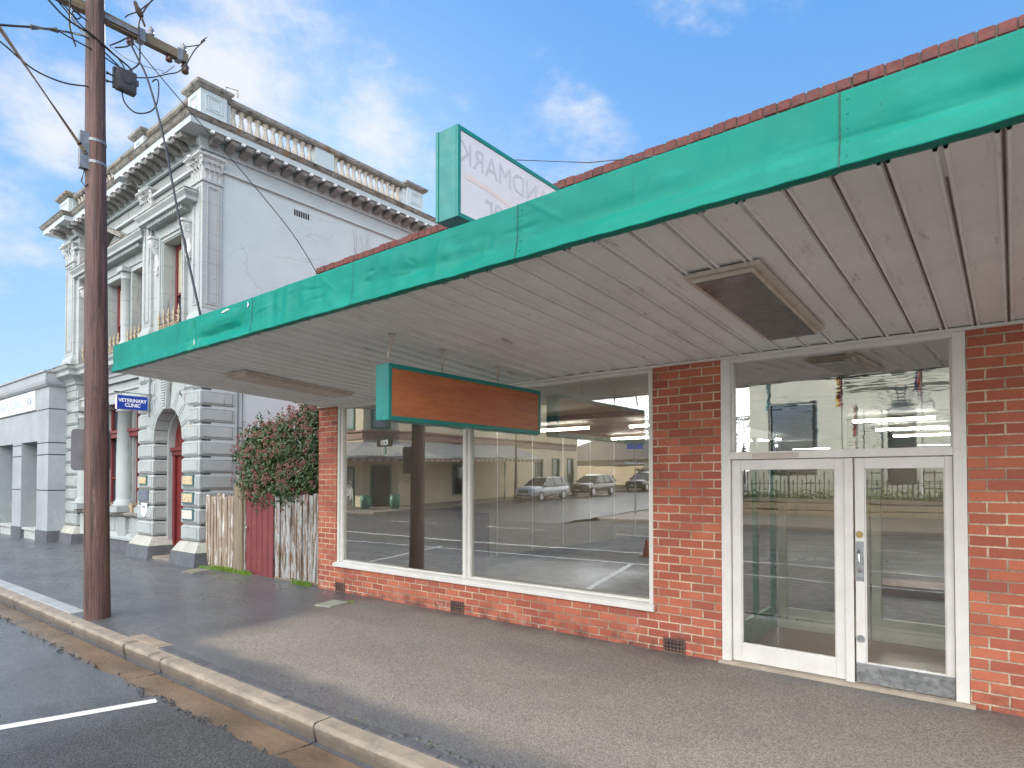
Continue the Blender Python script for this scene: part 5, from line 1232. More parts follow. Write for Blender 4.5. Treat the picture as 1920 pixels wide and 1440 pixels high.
# galvanised clamp with the sloping rod out over the road
cyp = pole_c(6.4)[1]
m = MB(); m.box(-9.90, -9.80, cyp-.195, cyp-.125, 6.14, 6.62); m.box(-9.80, -9.785, cyp-.21, cyp-.07, 6.13, 6.63)
for z in (6.25, 6.55): m.add(*(lambda M_: (M_.v, M_.f))(MB().lathe([(.131, -.022), (.131, .022)], (pole_c(z)[0], pole_c(z)[1], z), 24)))
m.build('rod_clamp', GALV, up, bevel=.003)
m = MB(); m.tube([(-9.79, 2.94, 6.36), (-9.79, 2.02, 7.52), (-9.79, 1.0, 8.83), (-9.79, .2, 9.6)], .026, 8); m.tube([(-9.79, 2.955, 6.33), (-9.79, 2.88, 6.44)], .034, 8); m.build('outreach_rod', RUSTY, up)
m = MB(); m.tube([(-9.82, 2.96, 6.14), (-9.82, 2.92, 5.95), (-9.80, 2.96, 5.88), (-9.80, 3.04, 6.0)], .009, 6); m.build('earth_loop', BLACK, up)
MB().box(-9.70, -9.68, 3.10, 3.16, .30, .40).build('pole_disc', bxm, up) if False else None
sg_ = thing('road_sign', (-10.04, 3.0, 2.03), 'grey back of a rounded road sign fixed to the left of the power pole', 'sign')
pts = []; y0, y1, z0, z1, r_ = 2.915, 3.40, 2.03, 2.60, .05
for cx_, cz_, a0 in ((y1-r_, z1-r_, 0), (y0+r_, z1-r_, pi/2), (y0+r_, z0+r_, pi), (y1-r_, z0+r_, 1.5*pi)):
    pts += [(cx_+r_*cos(a0+k*pi/8), cz_+r_*sin(a0+k*pi/8)) for k in range(5)]
MB().prism(pts, 'x', -10.075, -10.072).build('plate', mat('sign back grey', (.26, .26, .275), None, 5, .5, 0, metal=.2), sg_)
MB().box(-10.07, -10.0, 3.14, 3.18, 2.1, 2.55).build('fixing_strap', GALV, sg_)
XW = -9.8
def cable(name, pts, r, label, cat='cable', m=None, group='cables round the power pole'):
    P = [Vector(p) for p in pts]; Q = []
    for i in range(len(P)-1):      # Catmull-Rom smoothing
        p0 = P[max(i-1, 0)]; p1 = P[i]; p2 = P[i+1]; p3 = P[min(i+2, len(P)-1)]
        for k in range(6):
            t_ = k/6; Q.append(.5*((2*p1)+(p2-p0)*t_+(2*p0-5*p1+4*p2-p3)*t_*t_+(3*p1-p0-3*p2+p3)*t_**3))
    Q.append(P[-1])
    o = MB().tube(Q, r, 6).build(name, m or BLACK, None, origin=tuple(P[0])); return tag(o, label, cat, group)
def yz(*l, x=XW): return [(x, a, c) for a, c in l]
cable('service_cable', yz((-6, 6.6), (-4, 6.65), (-2, 6.75), (-.5, 6.9), (.7, 7.1), (1.5, 7.34), (2.02, 7.57), (2.35, 7.73)), .014, 'twin black cable entering from the left edge to the clamp beside the pole')
t = thing('cable_clamp', (XW, 2.5, 7.8), 'grey strain clamp on the black cable left of the power pole', 'cable clamp')
m = MB().tube(yz((2.33, 7.72), (2.62, 7.84)), .035, 8).tube(yz((2.60, 7.83), (2.88, 7.93)), .018, 6); m.build('clamp_body', GALV, t)
cable('service_cable', yz((2.60, 7.83), (2.78, 7.90), (2.95, 7.93), (3.10, 7.88), (3.25, 7.80), (3.42, 7.70)), .010, 'black cable from the clamp across the pole into the charcoal box')
cable('service_cable', yz((2.62, 7.82), (2.80, 7.80), (3.02, 7.78), (3.22, 7.74), (3.38, 7.70), x=XW+.03), .009, 'lower black cable from the clamp past the pole into the box')
cable('service_cable', yz((2.28, 8.34), (2.50, 8.16), (2.72, 8.02), (2.97, 7.97), (3.23, 7.86), (3.47, 7.76), (3.50, 7.69), x=XW+.05), .012, 'black cable descending across the pole from the top edge to the box')
cable('service_cable', yz((2.50, 8.20), (2.66, 8.18), (2.86, 8.02), (3.10, 7.92), (3.32, 7.80), (3.40, 7.70), x=XW+.07), .009, 'slack black cable running beside the descending one')
cable('service_cable', yz((2.55, 8.50), (2.78, 8.24), (2.96, 8.16)), .010, 'short dark cable below the left half of the crossarm')
cable('dangling_cable', yz((2.76, 8.44), (2.755, 8.10), (2.77, 7.92), (2.83, 7.74)), .013, 'dark cable end dangling straight down left of the pole')
cable('loop_cable', yz((2.80, 8.20), (2.84, 8.22), (2.88, 8.18), (2.84, 8.12), (2.79, 8.16), (2.80, 8.22)), .010, 'small coiled loop of dark cable left of the pole')
cable('service_cable', yz((1.4, 7.62), (2.03, 7.36), (2.21, 7.26), (2.41, 7.18), (2.7, 7.18), (2.98, 7.27)), .010, 'thin sagging black wire from the left edge to the pole below the clamp')
cable('drop_loop', yz((3.39, 7.41), (3.42, 7.28), (3.50, 7.20), (3.60, 7.185), (3.75, 7.27), (3.84, 7.40), (3.875, 7.58), (3.875, 7.77), (3.84, 7.80), (3.79, 7.74)), .010, 'black loop of cable hanging below the charcoal box')
cable('tail_cable', yz((3.50, 7.66), (3.75, 7.78), (4.0, 7.96), (4.15, 8.07), (4.26, 8.24), (4.40, 8.55), (4.55, 8.78)), .009, 'black cable curving from the box up past the end of the crossarm')
cable('jumper_wire', yz((3.46, 7.72), (3.60, 7.90), (3.62, 8.10), (3.60, 8.45), (3.66, 8.70), (3.78, 8.95), (3.95, 9.15)), .011, 'black wire rising from the box past the crossarm where the bird sits')
cable('jumper_wire', yz((3.42, 8.48), (3.47, 8.55), (3.60, 8.68), (3.72, 8.86)), .009, 'short black wire from the insulator up to the perched bird')
cable('jumper_wire', yz((3.24, 7.98), (3.36, 8.10), (3.47, 8.22), (3.53, 8.20), (3.45, 8.08), (3.30, 7.98)), .011, 'doubled black wire between the pole and the thick building cable')
cable('building_cable', [(XW, 3.48, 8.17), (-9.55, 3.50, 7.83), (-9.2, 3.50, 7.38), (-8.5, 3.42, 6.35), (-7.6, 3.25, 4.95), (-6.75, 3.12, 3.62)], .013, 'thick dark cable slanting from the pole head down to the awning edge')
cable('building_wire', [(XW, 3.50, 8.20), (-9.7, 3.85, 7.82), (-9.55, 4.30, 7.35), (-9.3, 4.95, 6.65), (-9.0, 5.6, 5.85), (-8.88, 6.02, 5.22)], .007, 'thin dark wire slanting from the pole head to the brick parapet corner')
cable('building_wire', yz((3.20, 7.98), (3.45, 7.90), (3.70, 7.92), (3.95, 7.98)), .004, 'thinnest pale wire between the pole and the crossarm end', m=CABLE2)
cable('arm_link', yz((4.10, 8.14), (3.98, 7.98), (3.92, 7.93)), .006, 'rusty link wire below the end of the crossarm', m=RUSTY)
cable('arm_link', [(-10.05, 4.33, 8.66), (-9.9, 4.5, 8.72), (XW, 4.50, 8.74), (XW, 4.58, 8.84)], .008, 'wire stub off the far end of the crossarm')
# bird
bd = thing('bird', (XW, 3.60, 8.59), 'small dark brown bird perched on a black wire above the crossarm', 'bird')
BIRD = mat('dark brown feathers', (.075, .05, .035), (.05, .035, .028), 30, .8, .2, 60)
def oval(m, stations, seg=10):
    P = [Vector(p) for p, _ in stations]; m.tube(P, [r for _, r in stations], seg)
m = MB(); Y = lambda a, c: (XW+.01, 3.60+a, 8.59+c)
oval(m, [(Y(.045, -.005), .010), (Y(.035, .02), .030), (Y(.012, .055), .043), (Y(-.018, .10), .040), (Y(-.035, .135), .027), (Y(-.045, .155), .027), (Y(-.050, .175), .027), (Y(-.058, .195), .016), (Y(-.062, .20), .004)])
m.build('body', BIRD, bd)
m = MB(); oval(m, [(Y(-.062, .183), .007), (Y(-.085, .180), .002)], 6); m.build('beak', BLACK, bd)
m = MB(); m.stack([(XW-.012, XW+.03, 3.675, 3.685, 8.495), (XW-.008, XW+.026, 3.635, 3.65, 8.58)]); m.build('tail', BIRD, bd)
m = MB()
for s_ in (-1, 1): m.prism([(3.60-.02, 8.59+.11), (3.60+.055, 8.59-.01), (3.60+.02, 8.59+.02), (3.60-.03, 8.59+.07)], 'x', XW+.01+s_*.036, XW+.01+s_*.042)
m.build('wing', BIRD, bd)
m = MB().tube([Y(.005, .02), Y(.0, .0)], .004, 5).tube([Y(.02, .02), Y(.018, .0)], .004, 5); m.build('leg', BLACK, bd)

# ================================================================== ACROSS THE STREET (seen in the shop glass)
def zs(y): return .02+max(0, -y-10.8)*.031           # the side street climbs away from the main road
CREAMW = mat('cream pub wall', (.72, .60, .42), (.66, .54, .37), 1, .8, .2, 30); TRIMP = mat('dusty rose trim', (.34, .20, .16), None, 3, .7, 0); VGREEN = mat('verandah green', (.05, .20, .13), None, 3, .5, 0)
IRON = mat('grey corrugated iron', (.42, .40, .36), (.34, .32, .29), 2, .6, .1, 30); GLASSD = mat('dark window glass', (.03, .035, .04), None, 2, .05, 0, spec=.8)
SANDW = mat('sandstone', (.38, .30, .20), (.28, .22, .145), 2.5, .85, .6, 9, .05, [((.16, .13, .09), 5, .58, .7)]); PALEST = mat('pale stucco', (.56, .56, .48), (.48, .48, .42), 1.2, .8, .2, 25)
OPPATH = mat('far footpath', (.26, .22, .17), (.20, .17, .14), 2, .6, .2, 60); LAWN = mat('lawn', (.07, .13, .025), (.05, .09, .02), 4, .9, .3, 60)
ROADPLAIN = mat('side street asphalt', (.07, .07, .074), (.05, .05, .054), 1.5, .4, .3, 90)
b = MB(); ys = [-10.9, -20, -35, -60, -140]
for x in (-28.4, -16.2): b.v += [(x, y, zs(y)-.14+(.03 if y < -12 else 0)+.03) for y in ys]
n = len(ys); b.f = [(i, n+i, n+i+1, i+1) for i in range(n-1)]; b.sm = [False]*(n-1); tag(b.build('side_street', ROADPLAIN), kind='structure')
b = MB()      # far footpaths with their kerbs
def slope_pad(x0, x1, yA, yB, dz=0):
    b.add([(x0, yA, -.3), (x1, yA, -.3), (x1, yA, zs(yA)+dz), (x0, yA, zs(yA)+dz), (x0, yB, -.3), (x1, yB, -.3), (x1, yB, zs(yB)+dz), (x0, yB, zs(yB)+dz)], [(0, 1, 2, 3), (3, 2, 6, 7), (1, 5, 6, 2), (0, 3, 7, 4), (4, 7, 6, 5)])
slope_pad(-140, -28.4, -10.6, -140, .02); 
b.add([(-16.2, -14.6, -.3), (60, -14.6, -.3), (60, -14.6, .02), (-16.2, -14.6, .02), (-16.2, -20.5, -.3), (60, -20.5, -.3), (60, -20.5, .14), (-16.2, -20.5, .2)], [(0, 1, 2, 3), (3, 2, 6, 7), (1, 5, 6, 2), (0, 3, 7, 4)])
slope_pad(-16.2, -13.9, -20.5, -140, .02)
tag(b.build('far_footpath', OPPATH), kind='structure')
tag(MB().add([(-13.9, -20.6, .80), (60, -20.6, .80), (60, -140, 2.2), (-13.9, -140, 2.2)], [(0, 1, 2, 3)]).build('lawn', LAWN), kind='structure')
# --- corner pub
pub = thing('corner_pub', (-34, -16, 0), 'two storey cream corner pub with iron verandah roof, seen reflected in the shop window', 'building')
A_, B_, C_, D_ = (-60, -13.6), (-33.2, -13.6), (-31.6, -15.2), (-31.6, -36.5)
b = MB(); PH = 9.2
def wall_seg(p, q, holes, th=.3):
    p = Vector(p); q = Vector(q); L = (q-p).length; d = (q-p)/L; m = MB().holed(0, L, -.2, PH, 0, th, holes)
    m.v = [(p.x+d.x*v[0]-d.y*v[1], p.y+d.y*v[0]+d.x*v[1], v[2]) for v in m.v]; b.merge(m); return p, d
def on_wall(p, d, x, o, z): return (p.x+d.x*x+d.y*o, p.y+d.y*x-d.x*o, z)
H1 = [(2.0+i*3.1, 3.05+i*3.1, 5.7, 7.7) for i in range(7)]; arches = [(15.2, 16.1, 1.2, 3.6), (17.7, 18.6, 1.3, 3.7), (20.0, 20.9, 1.4, 3.8)]
FR = [(1.5+i*2.9, 2.6+i*2.9, 5.3, 7.5) for i in range(9)]; FG = [(14.5, 17.2, .9, 2.9), (20.0, 23.0, .9, 2.9), (24.6, 25.8, .1, 2.7)]
# outward side is to the right of the walk direction: walk D->C->B->A
D2, C2, B2, A2 = D_, C_, B_, A_
segs = [(D2, C2, [(21.3-h[1], 21.3-h[0], h[2], h[3]) for h in H1+arches]+[(1.2, 2.2, 9, 9.1)][:0]+[(21.3-6.4, 21.3-5.2, .9, 2.9)]), (C2, B2, [(.6, 1.66, 5.3, 7.5), (.55, 1.7, .1, 2.8)]), (B2, A2, [(26.8-h[1], 26.8-h[0], h[2], h[3]) for h in FR+FG])]
wins = []
for p, q, hs_ in segs:
    pp, dd = wall_seg(q, p, [((Vector(q)-Vector(p)).length-h[1], (Vector(q)-Vector(p)).length-h[0], h[2], h[3]) for h in hs_], -.3)
    for h in hs_: wins.append((pp, dd, (Vector(q)-Vector(p)).length-h[1], (Vector(q)-Vector(p)).length-h[0], h[2], h[3]))
b.build('wall', CREAMW, pub)
for pp, dd, x0, x1, z0, z1 in wins:
    def wm(m): m.v = [(pp.x+dd.x*v[0]-dd.y*v[1], pp.y+dd.y*v[0]+dd.x*v[1], v[2]) for v in m.v]; return m
    fo = wm(MB().frame(x0-.1, x1+.1, z0-.08, z1+.08, .12, -.12, .06)).build('window', VGREEN, pub)
    wm(MB().box(x0+.02, x1-.02, -.10, -.08, z0+.04, z1-.04)).build('pane', GLASSD if z0 < 5 else mat('pub curtain', (.4, .42, .40), None, 2, .3, 0), fo)
PATHP = [A_, B_, C_, D_]
def psweep(prof, name, m):
    pth = [D_, C_, B_, A_]; MB().sweep(pth, prof).build(name, m, pub)
psweep([(0, 4.55), (.10, 4.58), (.10, 4.95), (.22, 5.05), (.22, 5.15), (0, 5.18)], 'string_course', TRIMP); psweep([(0, 8.9), (.25, 9.0), (.25, 9.2), (0, 9.25)], 'cornice', TRIMP)
b = MB(); poly = [(-60, -13.9), (-33.3, -13.9), (-31.9, -15.3), (-31.9, -36.5), (-60, -36.5)]; b.prism(poly, 'z', 9.0, 9.1); b.build('roof', IRON, pub)
# verandah: hipped corrugated roof on posts
ver = [((-60, -13.6), (-60, -10.9)), ((-33.2, -13.6), (-31.6, -10.9)), ((-31.6, -15.2), (-29.0, -14.2)), ((-31.6, -27.5), (-29.0, -27.5))]
rb_ = MB(); zi, zo = 4.40, 3.35
for (i0, o0), (i1, o1) in zip(ver, ver[1:]):
    Li = (Vector(o1)-Vector(o0)).length; n = max(8, int(Li/.11)); k0 = len(rb_.v)
    for i in range(n+1):
        t_ = i/n; a_ = Vector(i0).lerp(Vector(i1), t_); c_ = Vector(o0).lerp(Vector(o1), t_); dz = .022 if i % 2 else 0
        rb_.v += [(a_.x, a_.y, zi+dz+.25*(max(0, -a_.y-15)/12)), (c_.x, c_.y, zo+dz+.25*(max(0, -c_.y-15)/12))]
    for i in range(n): rb_.f.append((k0+2*i, k0+2*i+1, k0+2*i+3, k0+2*i+2)); rb_.sm.append(False)
rb_.build('verandah_roof', IRON, pub)
va = MB(); vf = MB()
VAL = mat('red striped valance', (.40, .12, .10), None, 3, .7, 0); VALW = mat('cream valance stripe', (.60, .54, .44), None, 3, .7, 0)
for (i0, o0), (i1, o1) in zip(ver, ver[1:]):
    P_, Q_ = Vector(o0), Vector(o1); L_ = (Q_-P_).length; d_ = (Q_-P_)/L_
    lift = lambda y: .25*(max(0, -y-15)/12)
    n = int(L_/.24)
    for i in range(n):
        c0 = P_+d_*(L_*i/n); c1 = P_+d_*(L_*(i+1)/n); z_ = zo-.32+lift(c0.y)
        (va if i % 2 else vf).add([(c0.x, c0.y, z_+.05), (c0.x*.5+c1.x*.5, c0.y*.5+c1.y*.5, z_-.03), (c1.x, c1.y, z_+.05), (c1.x, c1.y, z_+.22), (c0.x, c0.y, z_+.22)], [(0, 1, 2, 3, 4)])
va.build('valance', VAL, pub); vf.build('valance_stripe', VALW, pub)
m = MB()
for (i0, o0), (i1, o1) in zip(ver, ver[1:]):
    q = [Vector((o0[0], o0[1], zo-.1+.25*(max(0, -o0[1]-15)/12))), Vector((o1[0], o1[1], zo-.1+.25*(max(0, -o1[1]-15)/12)))]; m.tube(q, .10, 4)
m.build('verandah_beam', VALW, pub)
for px_, py_ in ((-31.7, -11.1), (-29.1, -14.4), (-29.1, -19), (-29.1, -23.2), (-29.1, -27.3), (-36, -11.1), (-40.5, -11.1), (-45, -11.1)):
    MB().tube([(px_, py_, -.1), (px_, py_, 3.3)], .085, 10).build('verandah_post', VGREEN, pub)
t = thing('verandah_sign', (-31.6, -13.9, 4.0), 'small dark board with white letters over the reflected verandah roof', 'sign')
MB().box(-31.0, -29.6, -13.0, -12.94, 3.95, 4.7).xf(Matrix.Identity(4)).build('board', DARK, t); text_mesh('IDD', .40, basis((-30.3, -12.935, 4.18), (-1, 0, 0), (0, 0, 1)), .004, .01).build('lettering', SIGNLET, t)
MB().box(-30.35, -30.25, -13.06, -13.0, 3.5, 3.95).build('bracket', VGREEN, t)
# cafe tables and chairs under the verandah
CAFE = mat('white cafe furniture', (.6, .6, .56), None, 3, .5, 0); TERR = mat('terracotta table', (.35, .13, .07), None, 3, .5, 0)
def cafe_chair(x, y, rz, label):
    t = thing('cafe_chair', (x, y, zs(y)+.02), label, 'chair', 'folding chairs outside the reflected pub', rz)
    MB().box(-.19, .19, -.19, .19, .44, .465).build('seat', CAFE, t, local=True)
    for s_ in (-1, 1): MB().tube([(s_*.18, -.2, 0), (s_*.18, .2, .45)], .014, 5).tube([(s_*.18, .22, 0), (s_*.18, -.18, .46), (s_*.18, -.24, .85)], .014, 5).build('leg_pair', CAFE, t, local=True)
    m = MB()
    for k_ in range(3): m.box(-.18, .18, -.25, -.225, .60+k_*.09, .65+k_*.09)
    m.build('backrest', CAFE, t, local=True)
for i, (x, y) in enumerate(((-33.6, -11.9), (-35.0, -11.7), (-36.6, -12.0))):
    t = thing('cafe_table', (x, y, .03), 'terracotta cafe table reflected in the shop window, %s' % ('nearest the green post', 'second from the green post', 'at the far left')[i], 'table', 'cafe tables outside the reflected pub')
    MB().cyl((x, y, .75), .36, .03, 'z', 16).build('table_top', TERR, t); MB().tube([(x, y, .03), (x, y, .74)], .03, 6).build('pedestal', CAFE, t)
    cafe_chair(x-.75, y, -pi/2, 'white folding chair left of the %s reflected cafe table' % ('nearest', 'second', 'farthest')[i]); cafe_chair(x+.75, y, pi/2, 'white folding chair right of the %s reflected cafe table' % ('nearest', 'second', 'farthest')[i])
def bin_(x, y, label):
    t = thing('planter_barrel', (x, y, zs(y)), label, 'barrel', 'green barrels under the reflected verandah')
    MB().lathe([(.24, 0), (.30, .25), (.31, .5), (.28, .85)], (x, y, zs(y)+.02), 14).build('barrel', VGREEN, t); MB().lathe([(.31, .2), (.315, .24)], (x, y, zs(y)+.02), 14).build('hoop', DARK, t)
bin_(-31.3, -12.3, 'green barrel beside the left verandah post in the reflection'); bin_(-29.6, -13.2, 'green barrel near the second verandah post in the reflection')
# --- cars on the side street
def wheel(parent, x, y, z, r, tyre, rim):
    w = MB().cyl((x, y, z), r, .22, 'x', 24).build('wheel', tyre, parent, local=True, bevel=.03)
    MB().cyl((x, y, z), r*.66, .235, 'x', 16).build('rim', rim, w, local=True)
TYRE = mat('tyre', (.02, .02, .02), None, 3, .8, 0); RIM = mat('alloy rim', (.42, .42, .43), None, 3, .3, 0, metal=.8); CGLASS = mat('car glass', (.015, .018, .02), None, 2, .04, 0, spec=.9); LAMP = mat('car lamp', (.7, .72, .75), None, 3, .12, 0); TAIL = mat('tail lamp', (.3, .01, .01), None, 3, .2, 0)
def suv(x, y, paint, label, rz):
    t = thing('parked_car', (x, y, zs(y)-.08), label, 'car', 'cars parked on the reflected side street', rz); t.rotation_euler = (-.031 if abs(rz) < .1 else 0, 0, rz)
    # body: sections along y (front at +y), superellipse-like cross sections
    st = [(2.38, .42, .72, .66), (2.32, .32, .95, .80), (2.0, .30, 1.04, .90), (1.25, .28, 1.10, .94), (.6, .28, 1.12, .95), (-1.0, .28, 1.14, .95), (-1.9, .30, 1.14, .93), (-2.25, .36, 1.08, .88), (-2.35, .45, .95, .80)]
    m = MB(); N = 14
    for yy, zb, zt, hw in st:
        for k_ in range(N):
            a = 2*pi*k_/N; cx_ = abs(cos(a))**.45*(1 if cos(a) > 0 else -1); cz_ = abs(sin(a))**.45*(1 if sin(a) > 0 else -1)
            m.v.append((hw*cx_, yy, (zb+zt)/2+(zt-zb)/2*cz_))
    for i in range(len(st)-1):
        for k_ in range(N): m.f.append((i*N+k_, i*N+(k_+1) % N, (i+1)*N+(k_+1) % N, (i+1)*N+k_)); m.sm.append(True)
    m.f += [tuple(range(N-1, -1, -1)), tuple((len(st)-1)*N+k_ for k_ in range(N))]; m.sm += [True, True]
    body = m.build('body', paint, t, local=True)
    gh = [(1.15, 1.08, .86), (.35, 1.60, .72), (-.2, 1.70, .70), (-1.3, 1.68, .68), (-2.0, 1.55, .66), (-2.28, 1.10, .82)]
    m = MB()
    for yy, zt, hw in gh: m.v += [(-.90, yy, 1.08), (-hw, yy, zt), (hw, yy, zt), (.90, yy, 1.08)]
    for i in range(len(gh)-1): m.f += [(4*i+j, 4*i+j+1, 4*i+5+j, 4*i+4+j) for j in range(3)]; m.sm += [False]*3
    m.build('glasshouse', CGLASS, t, local=True)
    m = MB()
    for yy, zt, hw in gh[1:5]: m.v += [(-hw-.01, yy, zt-.015), (-hw*.9, yy, zt+.035), (hw*.9, yy, zt+.035), (hw+.01, yy, zt-.015)]
    for i in range(3): m.f += [(4*i+j, 4*i+j+1, 4*i+5+j, 4*i+4+j) for j in range(3)]; m.sm += [True]*3
    for s_ in (-1, 1):
        m.tube([(s_*.91, 1.15, 1.09), (s_*.73, .35, 1.60)], .035, 4); m.tube([(s_*.91, -.35, 1.10), (s_*.71, -.42, 1.69)], .03, 4); m.tube([(s_*.91, -1.45, 1.10), (s_*.69, -1.35, 1.67)], .04, 4); m.tube([(s_*.86, -2.26, 1.10), (s_*.67, -1.98, 1.56)], .07, 4)
    m.build('roof', paint, t, local=True)
    for sx in (-1, 1):
        for yy in (1.45, -1.40): wheel(t, sx*.84, yy, .36, .36, TYRE, RIM)
        MB().lathe([(.0, -.04), (.12, 0), (.0, .04)], (0, 0, 0), 10).xf(Matrix.Translation((sx*.66, 2.27, .80)) @ Matrix.Diagonal((1.4, .6, 1, 1))).build('headlight', LAMP, t, local=True)
        MB().box(sx*.62-.12, sx*.62+.12, -2.34, -2.28, .85, 1.0).build('tail_light', TAIL, t, local=True)
        MB().box(sx*1.0-.09, sx*1.0+.09, .85, .95, 1.08, 1.22).build('mirror', paint, t, local=True, bevel=.02)
    MB().box(-.42, .42, 2.30, 2.40, .62, .84).build('grille', DARK, t, local=True, bevel=.02); MB().box(-.6, .6, 2.31, 2.385, .40, .52).build('air_intake', DARK, t, local=True); MB().box(-.25, .25, 2.385, 2.395, .48, .58).build('number_plate', SIGNLET, t, local=True)
CARW = mat('white car paint', (.75, .75, .75), None, 3, .25, 0, coat=.6); CARB = mat('black car paint', (.015, .015, .017), None, 3, .2, 0, coat=.8)
suv(-27.4, -25.6, CARW, 'white car facing the main road, reflected in the right half of the shop window', 0); suv(-27.3, -32.6, CARB, 'black car parked right behind the reflected white car', 0)
suv(-27.1, -41.5, CARB, 'dark car half cut off by the right frame of the shop window', 0)
# --- house, board fence and trees up the side street
hsx = thing('house', (-34, -52, 1.4), 'low house with tiled hip roof beyond the reflected cars', 'house')
TILE = mat('grey brown roof tiles', (.16, .13, .105), (.11, .09, .075), 6, .8, .4, 20)
MB().box(-42, -29.5, -58, -46, .8, 4.0).build('wall', CREAMW, hsx)
MB().add([(-42.7, -45.3, 3.95), (-28.9, -45.3, 3.95), (-28.9, -58.7, 3.95), (-42.7, -58.7, 3.95), (-38, -52, 6.9), (-33.5, -52, 6.9)], [(0, 1, 5, 4), (1, 2, 5), (2, 3, 4, 5), (3, 0, 4), (3, 2, 1, 0)]).build('roof', TILE, hsx)
MB().box(-31.5, -28.9, -45.3, -41, 3.5, 3.62).build('carport_roof', SIGNWHITE, hsx)
bf = thing('board_fence', (-28.9, -50, 1.2), 'tan board fence beyond the reflected black car', 'fence')
MB().box(-28.95, -28.9, -60, -44.5, 1.0, 3.1).build('boards', mat('tan boards fence', (.30, .21, .12), (.24, .165, .095), 3, .8, .3, 3, stretch=(1, 12, .2)), bf); MB().box(-28.9, -28.84, -60, -44.5, 2.75, 2.85).build('rail', POSTW, bf)
def tree(x, y, z, h, r, label, seed):
    t = thing('street_tree', (x, y, z), label, 'tree', 'trees beyond the reflected house'); q = random.Random(seed)
    MB().tube([(x, y, z), (x+.1, y, z+h*.3), (x, y+.1, z+h*.6)], [.25, .2, .08], 8).build('trunk', BARK, t)
    m = MB()
    for i in range(2600):
        zz = q.uniform(-1, 1); a = q.uniform(0, 6.28); rr_ = sqrt(1-zz*zz)*(.55+.45*q.random()**.5); k_ = 1+.25*sin(a*3+seed)+.15*sin(zz*6+a)
        p = Vector((x+r*rr_*cos(a)*k_, y+r*rr_*sin(a)*k_, z+h*.62+h*.38*zz)); u_ = Vector((q.gauss(0, 1), q.gauss(0, 1), q.gauss(0, 1))).normalized(); v_ = u_.orthogonal().normalized(); s_ = q.uniform(.10, .22)
        m.add([p-u_*s_, p+v_*s_*.5, p+u_*s_, p-v_*s_*.5], [(0, 1, 2, 3)])
    m.build('crown', LEAF, t)
tree(-24, -60, 1.6, 7.5, 3.2, 'dark tree at the head of the reflected side street', 1); tree(-40, -62, 1.6, 9.5, 4.0, 'tall dark tree behind the reflected house roof', 2); tree(-12.4, -38, .9, 8, 2.8, 'tree at the left of the pale reflected stone building', 5)
# --- post office: retaining wall, iron fence, pale building, flags
rw = thing('retaining_wall', (-2, -20.5, .1), 'rough sandstone retaining wall reflected in the glazed doors', 'wall')
m = MB(); q = random.Random(9)
for row in range(2):
    x = -13.9+row*.3
    while x < 24:
        w = q.uniform(.5, .95); d_ = q.uniform(0, .05); m.stack([(x+.02, x+w-.02, -20.72+.0, -20.42, .08+row*.36), (x, x+w-.01, -20.72, -20.38+d_, .12+row*.36), (x, x+w-.01, -20.72, -20.38+d_*.6, .38+row*.36), (x+.02, x+w-.02, -20.72, -20.42, .425+row*.36)]); x += w
m.build('stone_courses', SANDW, rw); MB().box(-14, 24, -20.80, -20.34, .80, .98).build('coping', OPPATH, rw)
fe = thing('iron_fence', (-2, -20.55, .98), 'dark spear topped iron fence on the reflected sandstone wall', 'fence')
IRONF = mat('dark iron', (.045, .05, .04), None, 4, .6, 0)
m = MB(); m.box(-14, 22, -20.58, -20.55, 1.10, 1.14); m.box(-14, 22, -20.58, -20.55, 1.70, 1.74); m.build('rail', IRONF, fe)
m = MB(); x = -13.9; i = 0
while x < 21.9:
    tp_ = 2.26 if i % 2 == 0 else 1.86
    m.lathe([(.019, 0), (.019, tp_-1.15), (.042, tp_-1.12), (.02, tp_-1.08), (.048, tp_-1.03), (.002, tp_-.91)], (x, -20.565, .98), 5); x += .2; i += 1
b_ = m.build('picket', IRONF, fe); tag(b_, kind='stuff')
for i in range(7): MB().box(-13.95+i*5.2, -13.87+i*5.2, -20.61, -20.52, .98, 2.32).build('post', IRONF, fe)
hd = thing('hedge', (-4, -21.6, .8), 'low green hedge behind the reflected iron fence', 'hedge'); m = MB(); q = random.Random(4)
for i in range(9000):
    p = Vector((q.uniform(-13.5, 12), -21.4+q.gauss(0, .25), .82+abs(q.gauss(0, .28)))); u_ = Vector((q.gauss(0, 1), q.gauss(0, 1), q.gauss(0, 1))).normalized(); v_ = u_.orthogonal().normalized(); s_ = q.uniform(.04, .09); m.add([p-u_*s_, p+v_*s_*.5, p+u_*s_, p-v_*s_*.5], [(0, 1, 2, 3)])
m.build('foliage', GRASS, hd)
po = thing('stone_building', (-4, -28, .9), 'pale stucco public building with arched window and dark framed window, reflected above the doors', 'building')
PYF = -27.0
m = MB().holed(-12.7, 16, .5, 10.5, 0, .5, [(-11.5, -9.0, 2.3, 6.4), (-5.35, -4.0, 1.6, 5.5), (.5, 1.9, 1.6, 5.5), (6, 7.4, 1.6, 5.5), (11, 12.4, 1.6, 5.5)]); m.v = [(v[0], PYF-v[1], v[2]) for v in m.v]; m.build('front_wall', PALEST, po)
MB().box(-12.7, -12.2, PYF-14, PYF-.5, .5, 10.5).build('side_wall', PALEST, po); MB().box(-12.2, 16, PYF-14, PYF-.51, 10.0, 10.3).build('roof', IRON, po)
m = MB().frame(-11.55, -8.95, 2.25, 6.45, .14, PYF-.1, PYF+.08); w_ = m.build('window', DARK, po); MB().box(-11.41, -9.09, PYF-.12, PYF-.10, 2.4, 6.3).build('pane', mat('mirror like window', (.55, .57, .58), None, 1, .04, .35, 3, .03, metal=1), w_)
